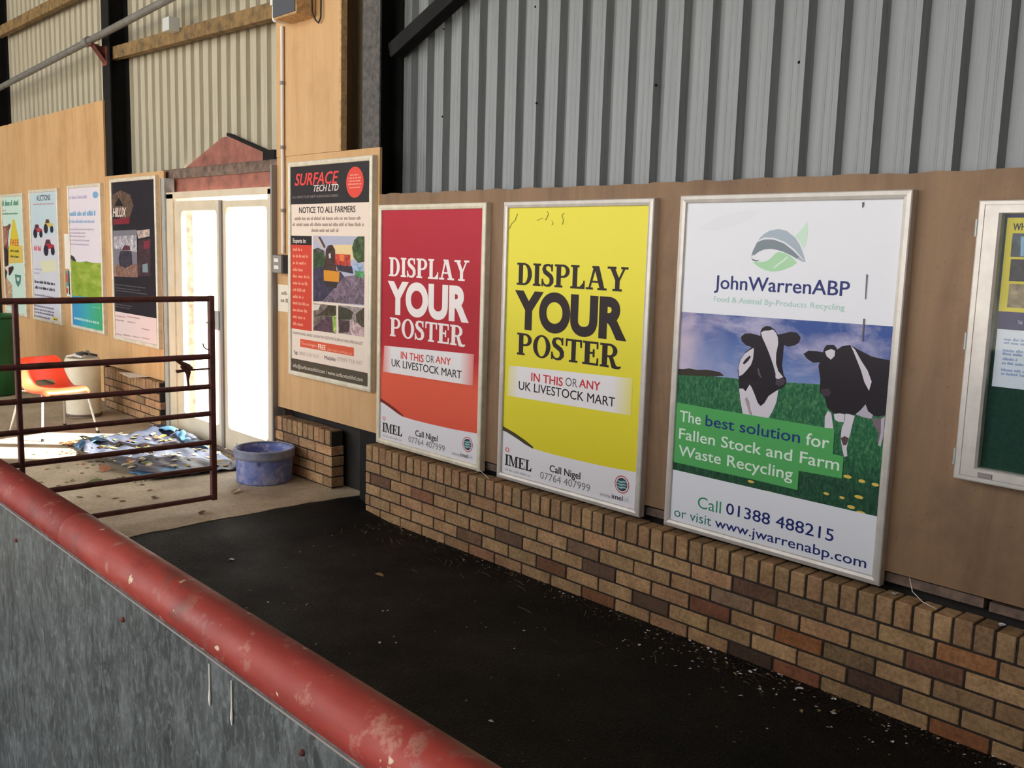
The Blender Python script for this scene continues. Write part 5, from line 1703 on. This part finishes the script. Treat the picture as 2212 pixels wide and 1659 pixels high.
def leaf(mb, x, y, z, s, m, rg, curl=0.25):
    a = rg.uniform(0, 2 * PI)
    ca, sa = math.cos(a), math.sin(a)
    tx, ty = rg.uniform(-0.25, 0.25), rg.uniform(-0.25, 0.25)
    prof = [(-0.62, 0.01), (-0.5, 0.05), (-0.25, 0.3), (0.05, 0.36), (0.3, 0.24), (0.5, 0.0)]
    up, dn, mid = [], [], []
    for l, w in prof:
        jag = rg.uniform(0.85, 1.15)
        up.append((l, w * jag, curl * w + 0.12 * l * l))
        dn.append((l, -w * jag, curl * w * rg.uniform(0.6, 1.3) + 0.12 * l * l))
        mid.append((l, 0, 0.12 * l * l))
    pts = up + mid + dn
    n = len(prof)
    mn = min(q[2] + tx * q[0] + ty * q[1] for q in pts)
    v = [(x + s * (q[0] * ca - q[1] * sa), y + s * (q[0] * sa + q[1] * ca), z + s * (q[2] + tx * q[0] + ty * q[1] - mn)) for q in pts]
    mb.add(v, [(i, i + 1, n + i + 1, n + i) for i in range(n - 1)] + [(n + i, n + i + 1, 2 * n + i + 1, 2 * n + i) for i in range(n - 1)], m)


rg = random.Random(21)
b = MB()
for i in range(130):
    u, w = rg.random(), rg.random()
    if rg.random() < 0.6:
        u = u * 0.75
    p = tarp_p(u, w)
    leaf(b, p[0], p[1], p[2] + 0.057, rg.uniform(0.03, 0.07), rg.choice(LEAF + [LEAF[4], LEAF[0], LEAF[4]]), rg)
for i in range(130):
    x, y = rg.uniform(-3.9, -1.1), rg.uniform(-1.5, -0.9) + rg.gauss(0, 0.12)
    if rg.random() < 0.5:
        x, y = rg.uniform(-3.0, -1.6), -0.98 + rg.gauss(0, 0.07)
    if x < -3.2 or min(math.hypot(x + 1.8, y + 1.17), math.hypot(x + 0.947, y + 0.765), math.hypot(x + 2.12, y + 0.99)) < 0.13:
        continue
    leaf(b, x, y, 0.051, rg.uniform(0.015, 0.05), rg.choice(LEAF), rg)
for i in range(60):
    leaf(b, rg.uniform(-3.36, -3.1), rg.uniform(-0.95, -0.65), 0.051, rg.uniform(0.02, 0.06), rg.choice([LEAF[3], LEAF[2], LEAF[3], LEAF[1]]), rg)
for i in range(36):
    leaf(b, rg.uniform(-2.9, -1.5), rg.uniform(-0.06, 0.0), 0.06, rg.uniform(0.02, 0.05), rg.choice(LEAF), rg)
tag(b.build('fallen_leaves', fix=False), 'dry fallen leaves scattered over the tarpaulin and slab', 'leaves', kind='stuff')
for (x, y, s, mi, lb) in ((-1.80, -1.17, 0.12, 2, 'curled green leaf lying under the gate bars'), (-0.947, -0.765, 0.07, 1, 'brown leaf near the foot of the gate end post'),
                          (-0.98, -0.52, 0.09, 4, 'pale dry leaf on the slab in front of bucket'), (-0.62, -0.93, 0.06, 1, 'dark leaf at the slab edge below the gate'),
                          (0.91, -0.635, 0.05, 0, 'yellow leaf lying alone on the black tarmac'), (-2.12, -0.99, 0.11, 3, 'orange brown leaf at the near edge of tarpaulin')):
    q = MB()
    leaf(q, 0, 0, 0, s, LEAF[mi], random.Random(int(x * 100)), 0.4)
    tag(q.build('fallen_leaf', None, (x, y, 0.0515 if x < -0.45 else 0.003), fix=False), lb, 'leaf', 'single leaves on the floor')

rg = random.Random(31)
b = MB()
LIT = [plain('dirt crumb', (58, 48, 40), 0.9), plain('straw scrap', (150, 128, 94), 0.8), plain('white feather scrap', (214, 212, 214), 0.8), plain('brown scrap', (98, 66, 46), 0.8), M['mortar']]
for i in range(1500):
    x = rg.uniform(-0.1, 4.2)
    y = -abs(rg.gauss(0, 0.07)) - 0.004
    s = rg.uniform(0.003, 0.014)
    m = LIT[0] if rg.random() < 0.72 else rg.choice(LIT[1:4] + [LIT[3]])
    leaf(b, x, y, 0.001, s, m, rg, 0.6)
for i in range(120):
    x = 2.3 + abs(rg.gauss(0.7, 0.7))
    y = -abs(rg.gauss(0.06, 0.16)) - 0.01
    leaf(b, x, y, 0.001, rg.uniform(0.006, 0.02), LIT[2] if rg.random() < 0.5 else LIT[1], rg, 0.5)
for i in range(240):
    x, y = rg.uniform(-0.4, 4.2), rg.uniform(-2.6, -0.1)
    leaf(b, x, y, 0.001, rg.uniform(0.004, 0.014), rg.choice([LIT[1], LIT[3], LIT[3], LIT[1], LIT[2]]), rg, 0.3)
for i in range(70):
    a = rg.uniform(0, PI)
    x, y, l = rg.uniform(0.0, 3.0), -abs(rg.gauss(0.05, 0.2)) - 0.02, rg.uniform(0.03, 0.11)
    a = rg.gauss(0, 0.5)
    b.tube([(x, y, 0.003), (x + l * 0.5 * math.cos(a), y - abs(l * 0.5 * math.sin(a)), 0.006), (x + l * math.cos(a), y - abs(l * math.sin(a * 1.2)), 0.003)], 0.0009, LIT[1] if rg.random() < 0.5 else LIT[3], 4, False)
tag(b.build('litter', fix=False), 'dirt, straw and feather scraps swept along the brick wall foot', 'litter', kind='stuff')
for (x, y, s, lb) in ((0.186, -1.13, 0.035, 'white paper scrap on tarmac nearest the slab edge'), (1.638, -1.142, 0.022, 'largest of the white scraps amid the dark tarmac'), (2.493, -1.233, 0.022, 'round white scrap on the tarmac near the red rail'),
                      (-0.1, -0.58, 0.03, 'white scrap on the dark tarmac patch'), (3.1, -0.07, 0.035, 'white feather on tarmac against the brick wall'), (3.3, -0.16, 0.03, 'white feather lying just out from the brick wall')):
    q = MB()
    leaf(q, 0, 0, 0, s, LIT[2], random.Random(int(x * 57)), 0.4)
    tag(q.build('white_scrap', None, (x, y, 0.003), fix=False), lb, 'scrap', 'white scraps on the tarmac')
for x, lb in ((3.405, 'white tuft on the brick ledge beside the cow poster'), (3.80, 'white tuft on the brick ledge below the notice board')):
    q = MB()
    rr = random.Random(int(x * 10))
    for i in range(5):
        leaf(q, rr.uniform(-0.008, 0.008), rr.uniform(-0.006, 0.006), 0, 0.02, LIT[2], rr, 0.7)
    tag(q.build('feather_tuft', None, (x, 0.06, 0.469), fix=False), lb, 'feather')
